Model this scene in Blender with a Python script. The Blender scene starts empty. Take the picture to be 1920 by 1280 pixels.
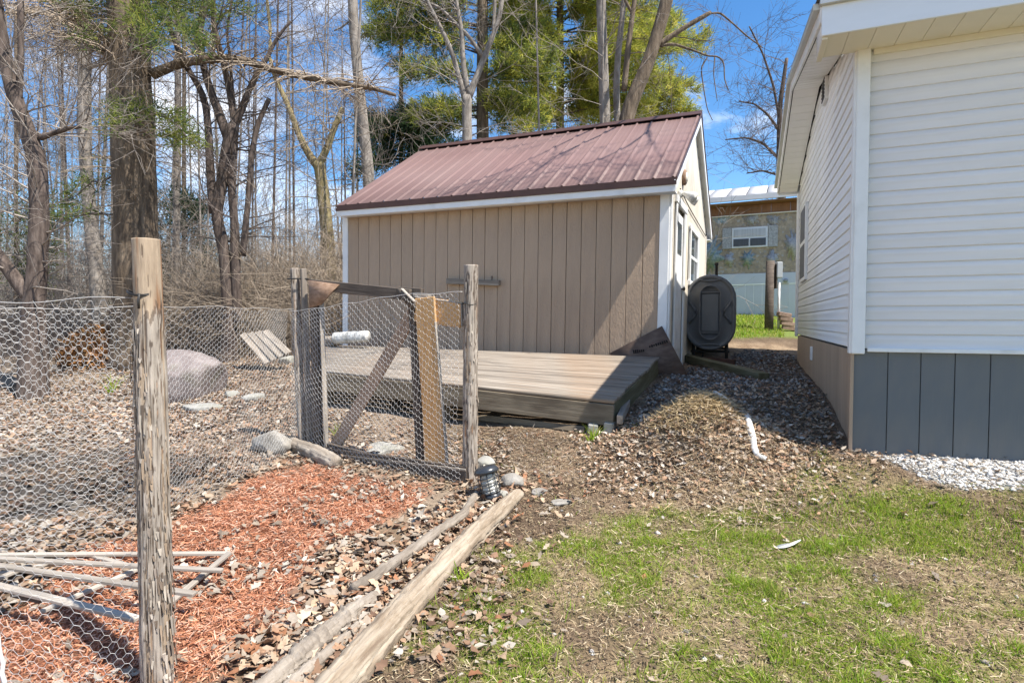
import bpy, bmesh, math, random
import numpy as np
from mathutils import Vector, Matrix
random.seed(7); rng = np.random.default_rng(11)
S = bpy.context.scene
# ------------------------------------------------------------------ camera, sky, sun, exposure
FPX, CAMZ, PITCH = 1078.0, 1.25, math.radians(2.02)
cam = bpy.data.objects.new('camera', bpy.data.cameras.new('camera'))
S.collection.objects.link(cam); S.camera = cam
cam.location = (0, 0, CAMZ); cam.rotation_euler = (math.pi/2 - PITCH, 0, 0)
cam.data.sensor_width = 36; cam.data.lens = FPX/1920*36
cam.data.clip_start = .05; cam.data.clip_end = 2000
SUN_EL = math.radians(59.3); SH = Vector((.8224, -.569, 0)).normalized()
SUNV = Vector((SH.x*math.cos(SUN_EL), SH.y*math.cos(SUN_EL), math.sin(SUN_EL)))
W = bpy.data.worlds.new('World'); S.world = W; W.use_nodes = True
nt = W.node_tree; nt.nodes.clear()
out = nt.nodes.new('ShaderNodeOutputWorld'); bg = nt.nodes.new('ShaderNodeBackground')
sky = nt.nodes.new('ShaderNodeTexSky'); sky.sky_type = 'NISHITA'; sky.sun_disc = False
sky.sun_elevation = SUN_EL; sky.sun_rotation = math.atan2(SH.x, SH.y)
sky.ozone_density = 3.0; sky.air_density = 1.0; sky.dust_density = .0; sky.altitude = 300
bg.inputs[1].default_value = .11
tc = nt.nodes.new('ShaderNodeTexCoord'); mp = nt.nodes.new('ShaderNodeMapping')
mp.inputs['Scale'].default_value = (3.2, 3.2, 6.5); mp.inputs['Location'].default_value = (.3, .9, .2)
cn = nt.nodes.new('ShaderNodeTexNoise'); cn.inputs['Scale'].default_value = 1.0
cn.inputs['Detail'].default_value = 9; cn.inputs['Roughness'].default_value = .58
cr = nt.nodes.new('ShaderNodeValToRGB')
cr.color_ramp.elements[0].position = .51; cr.color_ramp.elements[1].position = .69
cmix = nt.nodes.new('ShaderNodeMix'); cmix.data_type = 'RGBA'
cmix.inputs['B'].default_value = (7.6, 7.8, 8.2, 1)
nt.links.new(tc.outputs['Generated'], mp.inputs[0]); nt.links.new(mp.outputs[0], cn.inputs['Vector'])
nt.links.new(cn.outputs['Fac'], cr.inputs[0]); nt.links.new(cr.outputs[0], cmix.inputs['Factor'])
hsv = nt.nodes.new('ShaderNodeHueSaturation'); hsv.inputs['Saturation'].default_value = 1.24; hsv.inputs['Value'].default_value = 1.08
nt.links.new(sky.outputs[0], hsv.inputs['Color']); nt.links.new(hsv.outputs[0], cmix.inputs['A']); nt.links.new(cmix.outputs['Result'], bg.inputs[0])
nt.links.new(bg.outputs[0], out.inputs[0])
sl = bpy.data.lights.new('sun', 'SUN'); sl.energy = 5.0; sl.angle = math.radians(.53); sl.color = (1, .95, .87)
so = bpy.data.objects.new('sun', sl); S.collection.objects.link(so)
so.rotation_euler = SUNV.to_track_quat('Z', 'Y').to_euler(); so.location = (20, -10, 30)
S.view_settings.view_transform = 'Standard'; S.view_settings.look = 'None'
S.view_settings.exposure = .93; S.view_settings.gamma = 1; S.view_settings.use_curve_mapping = False
S.render.engine = 'CYCLES'
S.cycles.use_denoising = True; S.cycles.max_bounces = 6; S.cycles.transparent_max_bounces = 4
# ------------------------------------------------------------------ photo geometry helpers (place things at real depth)
FW = Vector((0, math.cos(PITCH), -math.sin(PITCH))); UP = Vector((0, math.sin(PITCH), math.cos(PITCH)))
CAM = Vector((0, 0, CAMZ))
def ray(px, py): return FW + UP*((640-py)/FPX) + Vector(((px-960)/FPX, 0, 0))
def at(px, py, Y):
    d = ray(px, py); return CAM + d*(Y/d.y)
def on_plane(px, py, p0, n):
    d = ray(px, py); return CAM + d*((Vector(p0)-CAM).dot(n)/d.dot(n))
# ------------------------------------------------------------------ numpy noise
def _h(ix, iy, iz, s):
    n = (ix*374761393 + iy*668265263 + iz*2147483647 + s*1274126177) & 0xffffffff
    n = ((n ^ (n >> 13))*1274126177) & 0xffffffff
    return ((n ^ (n >> 16)) & 0xffff)/65535.0
def vnoise(x, y, z=0., s=0):
    x, y, z = np.broadcast_arrays(np.asarray(x, float), np.asarray(y, float), np.asarray(z, float))
    ix, iy, iz = (np.floor(v).astype(np.int64) for v in (x, y, z))
    fx, fy, fz = x-ix, y-iy, z-iz
    fx, fy, fz = (f*f*(3-2*f) for f in (fx, fy, fz))
    r = 0
    for a in (0, 1):
        for b in (0, 1):
            for c in (0, 1):
                w = (fx if a else 1-fx)*(fy if b else 1-fy)*(fz if c else 1-fz)
                r = r + w*_h(ix+a, iy+b, iz+c, s)
    return r
def fbm(x, y, z=0., s=0, o=4):
    r, a, t, f = 0, .5, 0, 1.
    for k in range(o):
        r = r + a*vnoise(np.asarray(x)*f, np.asarray(y)*f, np.asarray(z)*f, s+k*17); t += a; a *= .5; f *= 2.03
    return r/t
def sstep(a, b, x):
    t = np.clip((x-a)/(b-a), 0, 1); return t*t*(3-2*t)
# ------------------------------------------------------------------ terrain height (thin plate through surveyed points)
CP = []
def cp(px, py, Y): v = at(px, py, Y); CP.append((v.x, v.y, v.z))
cp(960, 1284, 1.98); cp(1900, 1284, 1.98); cp(100, 1290, 1.95); cp(500, 1100, 2.72); cp(960, 1030, 3.15); cp(1500, 1050, 3.05); cp(1900, 1040, 3.05); cp(1500, 950, 3.75)
cp(885, 905, 4.15); cp(575, 838, 5.0); cp(451, 902, 4.1); cp(98, 1018, 3.05); cp(1608, 848, 5.22*.81); cp(1920, 864, 4.75*.81)
cp(1130, 812, 4.95); cp(1150, 880, 4.4); cp(900, 790, 5.6); cp(1499, 671, 10.97*.81); cp(1250, 700, 7.0); cp(1340, 684, 8.4); cp(1420, 712, 6.8); cp(1420, 642, 10.4)
cp(1420, 590, 15); cp(60, 745, 8); cp(300, 760, 7); cp(430, 665, 11); cp(690, 760, 6.2); cp(250, 850, 5.0); cp(100, 690, 9.6)
CP += [(-2.6, 9.2, .62), (-.5, 9.5, .68), (2.2, 12, .95), (-9, 14, .75), (-4, 16, .95), (-10, 25, 1.3), (0, 25, 1.75), (10, 25, 2.0), (9, 3, .1), (8, 12, 1.0), (-8, 4, .05), (-8, 8, .25), (7, 0, 0), (-7, 0, 0), (0, -3, 0), (0, .5, 0), (3, .8, 0), (-3, 1.0, .02)]
CPa = np.array(CP)
def _U(r2): return np.where(r2 > 1e-12, .5*r2*np.log(np.maximum(r2, 1e-12)), 0)
_n = len(CPa); _r2 = ((CPa[:, None, :2]-CPa[None, :, :2])**2).sum(-1)
_A = np.zeros((_n+3, _n+3)); _A[:_n, :_n] = _U(_r2)+np.eye(_n)*.02; _A[:_n, _n] = 1; _A[:_n, _n+1:] = CPa[:, :2]; _A[_n:, :_n] = _A[:_n, _n:].T
_w = np.linalg.solve(_A, np.concatenate([CPa[:, 2], [0, 0, 0]]))
MND = on_plane(1335, 800, (0, 5.15, 0), Vector((0, 1, 0)))
def G(x, y, fine=True):
    x = np.asarray(x, float); y = np.asarray(y, float); sh = np.broadcast(x, y).shape
    xf = np.broadcast_to(x, sh).ravel(); yf = np.broadcast_to(y, sh).ravel()
    xc = np.clip(xf, -14, 12); yc = np.clip(yf, -4, 27)
    z = np.zeros(len(xf))
    for i in range(0, len(xf), 40000):
        q = slice(i, i+40000)
        r2 = (xc[q, None]-CPa[None, :, 0])**2+(yc[q, None]-CPa[None, :, 1])**2
        z[q] = _U(r2)@_w[:_n]+_w[_n]+_w[_n+1]*xc[q]+_w[_n+2]*yc[q]
    z += np.clip(yf-27, 0, 200)*.012
    z += .37*np.exp(-(((xf-1.52)/.46)**2+((yf-4.62)/.34)**2))          # heap of straw and leaves
    z += .06*np.exp(-(((xf-1.7)/.7)**2+((yf-4.3)/.4)**2))
    if fine:
        z += (fbm(xf*1.3, yf*1.3, 0, 3)-.5)*.05+(fbm(xf*7, yf*7, 0, 5, 3)-.5)*.028
    return z.reshape(sh)
def g1(x, y): return float(G(np.array([x]), np.array([y]))[0])
def gpx(px, py):
    d = ray(px, py); zz = 0.
    for _ in range(14):
        t = (zz-CAMZ)/d.z; p = CAM+d*t; zz = .5*zz+.5*g1(p.x, p.y)
    t = (zz-CAMZ)/d.z; p = CAM+d*t; return Vector((p.x, p.y, g1(p.x, p.y)))
# ------------------------------------------------------------------ materials
MATS = {}
def _nodes(m):
    m.use_nodes = True; n = m.node_tree; b = n.nodes['Principled BSDF']; return n, b
def ramp(n, stops):
    r = n.nodes.new('ShaderNodeValToRGB'); e = r.color_ramp.elements
    while len(e) < len(stops): e.new(.5)
    for k, (p, c) in enumerate(stops): e[k].position = p; e[k].color = (*c, 1)
    return r
def mat(name, stops, sc=(3, 3, 3), detail=5, rough=.75, bump=.0, bsc=None, rnd=0., rndoff=True, attr=None, spec=.3, metal=0., dirt=None, coat=0., trans=0., dist=0.):
    """noise coloured surface; sc = noise scale per object axis, rnd = brightness change from piece to piece"""
    m = bpy.data.materials.new(name); n, b = _nodes(m); L = n.links.new
    tc = n.nodes.new('ShaderNodeTexCoord'); mp = n.nodes.new('ShaderNodeMapping'); mp.inputs['Scale'].default_value = sc
    L(tc.outputs['Object'], mp.inputs[0])
    oi = n.nodes.new('ShaderNodeObjectInfo')
    if rndoff:
        mu = n.nodes.new('ShaderNodeMath'); mu.operation = 'MULTIPLY'; mu.inputs[1].default_value = 37.; L(oi.outputs['Random'], mu.inputs[0])
        cx = n.nodes.new('ShaderNodeCombineXYZ'); L(mu.outputs[0], cx.inputs[0]); L(mu.outputs[0], cx.inputs[1]); L(cx.outputs[0], mp.inputs['Location'])
    nz = n.nodes.new('ShaderNodeTexNoise'); nz.inputs['Scale'].default_value = 1; nz.inputs['Detail'].default_value = detail; nz.inputs['Roughness'].default_value = .62
    nz.inputs['Distortion'].default_value = dist
    L(mp.outputs[0], nz.inputs['Vector'])
    r = ramp(n, stops); L(nz.outputs['Fac'], r.inputs[0]); col = r.outputs[0]
    if attr:
        a = n.nodes.new('ShaderNodeAttribute'); a.attribute_name = attr
        x = n.nodes.new('ShaderNodeMix'); x.data_type = 'RGBA'; x.blend_type = 'MULTIPLY'; x.inputs['Factor'].default_value = 1
        L(a.outputs['Color'], x.inputs['A']); L(col, x.inputs['B']); col = x.outputs['Result']
    if dirt:   # (colour, scale vec, lo, hi)
        dm = n.nodes.new('ShaderNodeMapping'); dm.inputs['Scale'].default_value = dirt[1]; L(tc.outputs['Object'], dm.inputs[0])
        dn = n.nodes.new('ShaderNodeTexNoise'); dn.inputs['Scale'].default_value = 1; dn.inputs['Detail'].default_value = 7; L(dm.outputs[0], dn.inputs['Vector'])
        mr = n.nodes.new('ShaderNodeMapRange'); mr.inputs['From Min'].default_value = dirt[2]; mr.inputs['From Max'].default_value = dirt[3]; mr.inputs['To Max'].default_value = dirt[4] if len(dirt) > 4 else 1
        L(dn.outputs['Fac'], mr.inputs['Value'])
        x = n.nodes.new('ShaderNodeMix'); x.data_type = 'RGBA'; x.inputs['B'].default_value = (*dirt[0], 1)
        L(mr.outputs[0], x.inputs['Factor']); L(col, x.inputs['A']); col = x.outputs['Result']
    if rnd:
        hv = n.nodes.new('ShaderNodeHueSaturation'); mr = n.nodes.new('ShaderNodeMapRange')
        mr.inputs['To Min'].default_value = 1-rnd; mr.inputs['To Max'].default_value = 1+rnd
        L(oi.outputs['Random'], mr.inputs['Value']); L(mr.outputs[0], hv.inputs['Value']); L(col, hv.inputs['Color']); col = hv.outputs[0]
    L(col, b.inputs['Base Color'])
    b.inputs['Roughness'].default_value = rough; b.inputs['Specular IOR Level'].default_value = spec; b.inputs['Metallic'].default_value = metal
    b.inputs['Coat Weight'].default_value = coat
    if bump:
        src = nz.outputs['Fac']
        if bsc:
            m2 = n.nodes.new('ShaderNodeMapping'); m2.inputs['Scale'].default_value = bsc; L(tc.outputs['Object'], m2.inputs[0])
            n2 = n.nodes.new('ShaderNodeTexNoise'); n2.inputs['Scale'].default_value = 1; n2.inputs['Detail'].default_value = 6; n2.inputs['Roughness'].default_value = .65; L(m2.outputs[0], n2.inputs['Vector']); src = n2.outputs['Fac']
        bp = n.nodes.new('ShaderNodeBump'); bp.inputs['Strength'].default_value = 1; bp.inputs['Distance'].default_value = bump
        L(src, bp.inputs['Height']); L(bp.outputs[0], b.inputs['Normal'])
    if trans:
        o = n.nodes['Material Output']; t = n.nodes.new('ShaderNodeBsdfTranslucent'); L(col, t.inputs[0]); ms = n.nodes.new('ShaderNodeMixShader'); ms.inputs[0].default_value = trans
        L(b.outputs[0], ms.inputs[1]); L(t.outputs[0], ms.inputs[2]); L(ms.outputs[0], o.inputs['Surface'])
    MATS[name] = m; return m
def gcol(c, k=.25): return [(.25, tuple(v*(1-k) for v in c)), (.75, tuple(min(1, v*(1+k)) for v in c))]
mat('vinyl_white', gcol((.85, .85, .85), .03), (1, 1, 4), rough=.45, bump=.0012, bsc=(2, 2, 2), rnd=.02, dirt=((.60, .58, .52), (.8, .8, 9), .5, .85, .5))
mat('trim_white', gcol((.78, .78, .77), .05), (5, 5, 5), rough=.5, bump=.0008, bsc=(40, 40, 4), dirt=((.42, .4, .35), (3, 3, 3), .55, .8, .5))
mat('soffit_cream', gcol((.74, .70, .60), .05), (2, 2, 2), rough=.5, rnd=.03)
mat('fascia_blue_white', gcol((.76, .78, .81), .04), (2, 2, 8), rough=.4)
mat('alu_trim', gcol((.48, .48, .47), .1), (4, 4, 4), rough=.35, metal=.3)
mat('roof_dark', gcol((.06, .055, .05), .3), (6, 6, 6), rough=.8, bump=.01)
mat('skirt_grey', gcol((.135, .145, .153), .07), (2, 2, .7), rough=.6, rnd=.05, bump=.0015, bsc=(60, 60, 2), dirt=((.17, .165, .155), (5, 5, 2.2), .45, .72, .7))
mat('skirt_tan', gcol((.41, .30, .215), .12), (6, 6, .8), rough=.7, rnd=.06, bump=.002, bsc=(50, 50, 2))
mat('shed_tan', gcol((.43, .315, .222), .06), (2, 2, .6), rough=.7, rnd=.035, bump=.014, bsc=(55, 55, 17), dirt=((.27, .195, .14), (4, 4, .7), .46, .74, .6))
mat('shed_cream', gcol((.66, .60, .50), .08), (4, 4, 1), rough=.7, rnd=.04, bump=.003, bsc=(60, 60, 18), dirt=((.42, .33, .23), (3, 3, 2), .5, .75, .7))
mat('roof_red', gcol((.185, .112, .102), .07), (1.5, 1.5, 1.5), rough=.58, spec=.3, rnd=.03, dirt=((.235, .165, .148), (1.0, .8, 1.0), .4, .75, .5), bump=.001, bsc=(6, 6, 6))
mat('roof_trim', gcol((.07, .035, .028), .2), (5, 5, 5), rough=.45)
GW = [(.22, (.07, .057, .044)), (.42, (.18, .15, .12)), (.6, (.29, .25, .205)), (.85, (.43, .385, .33))]
mat('deck_wood', GW, (1.3, 26, 30), rough=.85, rnd=.14, bump=.004, bsc=(2, 70, 70), dirt=((.25, .16, .095), (1.0, 2.2, 2.2), .48, .68, .55), dist=.4)
mat('deck_face', [(.25, (.07, .055, .038)), (.5, (.2, .16, .11)), (.8, (.33, .275, .2))], (1.6, 14, 18), rough=.85, rnd=.1, bump=.004, bsc=(2, 50, 50), dirt=((.11, .085, .06), (2.5, 2.5, 9), .45, .65, .8))
mat('deck_mossy', [(.2, (.05, .045, .025)), (.5, (.11, .10, .055)), (.8, (.2, .18, .12))], (2, 14, 14), rough=.9, bump=.004)
mat('grey_wood', [(.2, (.10, .085, .07)), (.5, (.25, .21, .17)), (.85, (.42, .37, .31))], (2, 30, 30), rough=.85, rnd=.12, bump=.003, bsc=(3, 60, 60), dist=.3)
mat('dark_wood', [(.2, (.035, .026, .02)), (.5, (.09, .07, .055)), (.85, (.19, .155, .12))], (2, 30, 30), rough=.85, rnd=.15, bump=.003, bsc=(3, 60, 60))
mat('brown_wood', [(.2, (.13, .075, .045)), (.5, (.26, .165, .11)), (.85, (.40, .28, .2))], (2, 30, 30), rough=.8, rnd=.1, bump=.003, bsc=(3, 60, 60))
mat('new_wood', [(.2, (.40, .21, .08)), (.5, (.54, .315, .135)), (.8, (.62, .40, .2))], (1.6, 16, 16), rough=.7, rnd=.08, bump=.0015, bsc=(3, 60, 60), dirt=((.22, .12, .06), (12, 12, 12), .68, .74, .8))
mat('brace_wood', [(.2, (.22, .14, .09)), (.5, (.36, .25, .175)), (.85, (.48, .36, .27))], (2, 30, 30), rough=.8, bump=.003, bsc=(3, 60, 60))
mat('lath_wood', [(.2, (.17, .145, .12)), (.5, (.33, .29, .245)), (.85, (.48, .44, .385))], (3, 40, 40), rough=.85, rnd=.2, bump=.002)
mat('cedar', [(.25, (.62, .6, .58)), (.55, (1, 1, 1)), (.85, (1.3, 1.28, 1.25))], (38, 38, 6), rough=.9, attr='Col', bump=.004, bsc=(90, 90, 10), rndoff=False)
mat('peeled_log', [(.25, (.11, .08, .052)), (.42, (.245, .19, .135)), (.6, (.35, .29, .22)), (.85, (.46, .405, .335))], (1.6, 22, 22), rough=.85, rnd=.06, bump=.006, bsc=(3, 45, 45), dist=.6, dirt=((.13, .09, .06), (3, 26, 26), .54, .68, .75))
mat('driftwood', [(.2, (.11, .09, .07)), (.45, (.235, .195, .155)), (.8, (.40, .35, .29))], (3, 22, 22), rough=.9, rnd=.1, bump=.008, bsc=(5, 60, 60), dist=.5)
mat('birch', [(.25, (.34, .31, .26)), (.5, (.62, .6, .55)), (.8, (.72, .71, .67))], (14, 5, 5), rough=.8, bump=.002)
mat('plywood', [(.2, (.07, .045, .035)), (.5, (.125, .085, .065)), (.85, (.22, .16, .125))], (2, 14, 14), rough=.9, dirt=((.2, .085, .05), (4, 4, 4), .55, .7, .7), bump=.002)
mat('ink', gcol((.02, .016, .014), .2), rough=.9)
mat('wire', gcol((.62, .61, .59), .12), (20, 20, 20), rough=.5, metal=.35, dirt=((.30, .22, .16), (3, 3, 3), .62, .8, .5))
mat('tie_wire', gcol((.03, .028, .026), .2), rough=.5)
mat('tank_dark', gcol((.10, .104, .11), .08), (3, 3, 3), rough=.48, spec=.4, dirt=((.085, .082, .08), (5, 5, 5), .45, .8, .6))
mat('tank_body', gcol((.40, .42, .42), .06), (3, 3, 3), rough=.4)
mat('iron', gcol((.025, .022, .02), .3), (9, 9, 9), rough=.6)
mat('rust_wood', gcol((.075, .038, .028), .3), (4, 20, 20), rough=.85, bump=.002)
mat('lantern_black', gcol((.03, .033, .038), .2), (10, 10, 10), rough=.3, spec=.6)
mat('lantern_glass', gcol((.42, .40, .35), .15), (10, 10, 10), rough=.25, spec=.6)
mat('stone', [(.25, (.16, .145, .125)), (.5, (.29, .265, .23)), (.8, (.42, .39, .35))], (9, 9, 9), rough=.9, bump=.01, bsc=(30, 30, 30), rnd=.12)
mat('boulder', [(.3, (.13, .105, .10)), (.5, (.21, .175, .165)), (.7, (.29, .25, .235))], (5, 5, 5), rough=.95, bump=.02, bsc=(12, 12, 12), dirt=((.16, .15, .11), (4, 4, 4), .55, .7, .7))
mat('concrete', [(.3, (.22, .21, .185)), (.7, (.38, .365, .33))], (7, 7, 7), rough=.9, bump=.004, dirt=((.2, .2, .14), (6, 6, 6), .5, .75, .6))
mat('brick_clay', [(.3, (.24, .15, .11)), (.7, (.40, .28, .22))], (14, 14, 14), rough=.9, rnd=.15, bump=.003)
mat('plastic_white', gcol((.62, .62, .60), .12), (12, 12, 12), rough=.5, dirt=((.3, .27, .22), (16, 16, 16), .5, .75, .7))
mat('meter_grey', gcol((.36, .38, .38), .06), (6, 6, 6), rough=.5)
mat('glass_dark', gcol((.06, .07, .08), .3), (2, 2, 2), rough=.08, spec=.8)
mat('curtain', gcol((.55, .55, .55), .2), (34, 34, 1), rough=.7)
mat('screen_dark', gcol((.10, .105, .115), .2), (30, 30, 3), rough=.6)
mat('far_roof', gcol((.62, .61, .62), .06), (2, 2, 2), rough=.5, rnd=.05)
mat('far_board', gcol((.25, .125, .06), .25), (12, 12, 2), rough=.7, rnd=.12)
mat('far_skirt', gcol((.62, .64, .68), .05), (3, 3, 3), rough=.5, rnd=.03)
# far wall: broken-tile mosaic, with bluish and pale areas of their own
def mosaic():
    m = bpy.data.materials.new('mosaic'); n, b = _nodes(m); L = n.links.new
    tc = n.nodes.new('ShaderNodeTexCoord'); v = n.nodes.new('ShaderNodeTexVoronoi'); v.inputs['Scale'].default_value = 17
    L(tc.outputs['Object'], v.inputs['Vector'])
    hs = n.nodes.new('ShaderNodeSeparateColor'); L(v.outputs['Color'], hs.inputs[0])
    r = ramp(n, [(.0, (.44, .34, .22)), (.4, (.34, .26, .17)), (.7, (.52, .41, .28)), (.9, (.25, .21, .17)), (1, (.56, .52, .46))]); L(hs.outputs[0], r.inputs[0])
    nz = n.nodes.new('ShaderNodeTexNoise'); nz.inputs['Scale'].default_value = 1.1; nz.inputs['Detail'].default_value = 3; L(tc.outputs['Object'], nz.inputs['Vector'])
    mr = n.nodes.new('ShaderNodeMapRange'); mr.inputs['From Min'].default_value = .66; mr.inputs['From Max'].default_value = .72; L(nz.outputs['Fac'], mr.inputs['Value'])
    r2 = ramp(n, [(.0, (.16, .30, .36)), (.5, (.34, .46, .52)), (1, (.60, .63, .64))]); L(hs.outputs[1], r2.inputs[0])
    x = n.nodes.new('ShaderNodeMix'); x.data_type = 'RGBA'; L(mr.outputs[0], x.inputs['Factor']); L(r.outputs[0], x.inputs['A']); L(r2.outputs[0], x.inputs['B'])
    e = n.nodes.new('ShaderNodeTexVoronoi'); e.feature = 'DISTANCE_TO_EDGE'; e.inputs['Scale'].default_value = 17; L(tc.outputs['Object'], e.inputs['Vector'])
    mr2 = n.nodes.new('ShaderNodeMapRange'); mr2.inputs['From Max'].default_value = .05; L(e.outputs['Distance'], mr2.inputs['Value'])
    y = n.nodes.new('ShaderNodeMix'); y.data_type = 'RGBA'; y.inputs['A'].default_value = (.32, .27, .2, 1); L(mr2.outputs[0], y.inputs['Factor']); L(x.outputs['Result'], y.inputs['B'])
    L(y.outputs['Result'], b.inputs['Base Color']); b.inputs['Roughness'].default_value = .55
    MATS['mosaic'] = m
mosaic()
mat('mosaic_pale', gcol((.42, .41, .39), .45), (26, 26, 26), rough=.5)
mat('mosaic_blue', [(.3, (.13, .20, .21)), (.5, (.27, .33, .34)), (.7, (.48, .5, .48))], (22, 22, 22), rough=.5)
# barks and foliage
mat('bark_dark', [(.25, (.032, .024, .02)), (.5, (.10, .075, .062)), (.8, (.2, .16, .135))], (20, 20, 4), rough=.95, bump=.02, bsc=(16, 16, 4))
mat('bark_pine', [(.25, (.05, .037, .027)), (.5, (.145, .108, .075)), (.8, (.27, .21, .15))], (13, 13, 2.2), rough=.95, bump=.05, bsc=(11, 11, 2))
mat('bark_grey', [(.25, (.12, .1, .088)), (.5, (.24, .21, .18)), (.8, (.39, .355, .32))], (10, 10, 4), rough=.95, bump=.02, bsc=(14, 14, 4))
mat('bark_moss', [(.25, (.15, .11, .06)), (.5, (.27, .215, .105)), (.8, (.38, .32, .16))], (6, 6, 3), rough=.95, bump=.02)
mat('twig_grey', gcol((.29, .25, .215), .3), (3, 3, 3), rough=.9)
mat('twig_dark', gcol((.13, .105, .092), .3), (3, 3, 3), rough=.9)
mat('twig_tan', gcol((.33, .265, .20), .35), (3, 3, 3), rough=.9)
mat('attr_leaf', [(.3, (.8, .8, .8)), (.7, (1.15, 1.15, 1.15))], (60, 60, 60), rough=.75, attr='Col', rndoff=False, trans=.12)
mat('attr_green', [(.3, (.85, .85, .85)), (.7, (1.1, 1.1, 1.1))], (9, 9, 9), rough=.6, attr='Col', rndoff=False, trans=.5)
mat('attr_stone', [(.3, (.8, .8, .8)), (.7, (1.12, 1.12, 1.12))], (50, 50, 50), rough=.85, attr='Col', rndoff=False)
mat('ground', [(.2, (.55, .55, .55)), (.5, (1, 1, 1)), (.8, (1.4, 1.4, 1.4))], (26, 26, 26), detail=9, rough=.95, attr='Col', bump=.02, bsc=(34, 34, 34), rndoff=False, spec=.1)
# ------------------------------------------------------------------ mesh builders
C = S.collection
ORG = {}
def tag(o, label, cat=None, group=None, kind=None):
    if label: o['label'] = label
    if cat: o['category'] = cat
    if group: o['group'] = group
    if kind: o['kind'] = kind
    return o
def thing(name, label, cat, loc=(0, 0, 0), rot=(0, 0, 0), group=None):
    o = bpy.data.objects.new(name, None); C.objects.link(o); o.location = loc; o.rotation_euler = rot; o.empty_display_size = .2
    tag(o, label, cat, group); return o
def mesh_np(name, V, F, col=None, smooth=False):
    """V (n,3); F = list of int arrays (m,k)"""
    me = bpy.data.meshes.new(name); V = np.asarray(V, np.float32)
    F = [np.asarray(f, np.int32) for f in F if len(f)]
    nl = sum(f.size for f in F); npol = sum(len(f) for f in F)
    me.vertices.add(len(V)); me.vertices.foreach_set('co', V.ravel())
    me.loops.add(nl); me.polygons.add(npol)
    me.loops.foreach_set('vertex_index', np.concatenate([f.ravel() for f in F]))
    tot = np.concatenate([np.full(len(f), f.shape[1], np.int32) for f in F]); st = np.concatenate([[0], np.cumsum(tot)[:-1]]).astype(np.int32)
    me.polygons.foreach_set('loop_start', st); me.polygons.foreach_set('loop_total', tot)
    if smooth: me.polygons.foreach_set('use_smooth', np.ones(npol, bool))
    me.update(calc_edges=True)
    if col is not None:
        c = np.ones((len(V), 4), np.float32); c[:, :3] = col
        a = me.color_attributes.new('Col', 'FLOAT_COLOR', 'POINT'); a.data.foreach_set('color', c.ravel())
    return me
def link(name, me, m, parent=None, loc=None, M=None):
    o = bpy.data.objects.new(name, me); C.objects.link(o)
    if m and not me.materials: me.materials.append(MATS[m])
    if parent: o.parent = parent
    if M is not None: o.matrix_local = M
    elif loc is not None: o.location = loc
    return o
def world_obj(name, V, F, m, parent=None, col=None, smooth=False):
    """geometry given in world space; origin set to the parent's location or the thing's own base"""
    V = np.asarray(V, float)
    if parent is None:
        o0 = np.array([(V[:, 0].min()+V[:, 0].max())/2, (V[:, 1].min()+V[:, 1].max())/2, V[:, 2].min()])
        return link(name, mesh_np(name, V-o0, F, col, smooth), m, None, o0)
    p = parent; o0 = np.zeros(3)
    while p: o0 = o0+np.array(p.location); p = p.parent
    return link(name, mesh_np(name, V-o0, F, col, smooth), m, parent)
_cb = {}
def cbox(sx, sy, sz, c=.004, m=None):
    """chamfered box mesh, centred, cached by size"""
    k = (round(sx, 4), round(sy, 4), round(sz, 4), c, m)
    if k in _cb: return _cb[k]
    c = min(c, .3*min(sx, sy, sz)); pts = []
    for x in (-1, 1):
        for y in (-1, 1):
            for z in (-1, 1):
                X, Y, Z = x*sx/2, y*sy/2, z*sz/2
                pts += [(X-x*c, Y-y*c, Z), (X-x*c, Y, Z-z*c), (X, Y-y*c, Z-z*c)]
    bm = bmesh.new(); vs = [bm.verts.new(p) for p in pts]; bmesh.ops.convex_hull(bm, input=vs)
    bmesh.ops.dissolve_limit(bm, angle_limit=.02, verts=bm.verts, edges=bm.edges)
    me = bpy.data.meshes.new('box'); bm.to_mesh(me); bm.free()
    if m: me.materials.append(MATS[m])
    _cb[k] = me; return me
def frame(p0, p1, up=(0, 0, 1)):
    x = (Vector(p1)-Vector(p0)); L = x.length; x.normalize(); u = Vector(up); y = u.cross(x)
    if y.length < 1e-4: y = Vector((0, 1, 0)).cross(x)
    y.normalize(); z = x.cross(y)
    return Matrix((x, y, z)).transposed().to_4x4(), L
def board(name, p0, p1, w, t, m, parent=None, up=(0, 0, 1), c=.004):
    """plank from p0 to p1 (local to parent); w across, t along 'up'"""
    R, L = frame(p0, p1, up); M = Matrix.Translation((Vector(p0)+Vector(p1))/2)@R
    return link(name, cbox(L, w, t, c, m), None, parent, M=M)
def wboard(name, p0, p1, w, t, m, parent, up=(0, 0, 1), c=.004):
    o = Vector(parent.location); return board(name, Vector(p0)-o, Vector(p1)-o, w, t, m, parent, up, c)
def box(name, cx, cy, cz, sx, sy, sz, m, parent, c=.004):
    return link(name, cbox(sx, sy, sz, c, m), None, parent, (cx, cy, cz))
def poly_prism(name, pts, n, t, m, parent=None, world=True):
    """flat outline pts (Vectors) thickened by t along n"""
    n = Vector(n).normalized()*t; k = len(pts)
    V = [list(Vector(p)) for p in pts]+[list(Vector(p)+n) for p in pts]
    F3 = [list(range(k))[::-1]], [list(range(k, 2*k))]
    Q = [[i, (i+1) % k, k+(i+1) % k, k+i] for i in range(k)]
    fs = [np.array(F3[0]), np.array(F3[1]), np.array(Q)]
    if world: return world_obj(name, V, fs, m, parent)
    return link(name, mesh_np(name, np.array(V), fs), m, parent)
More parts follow.
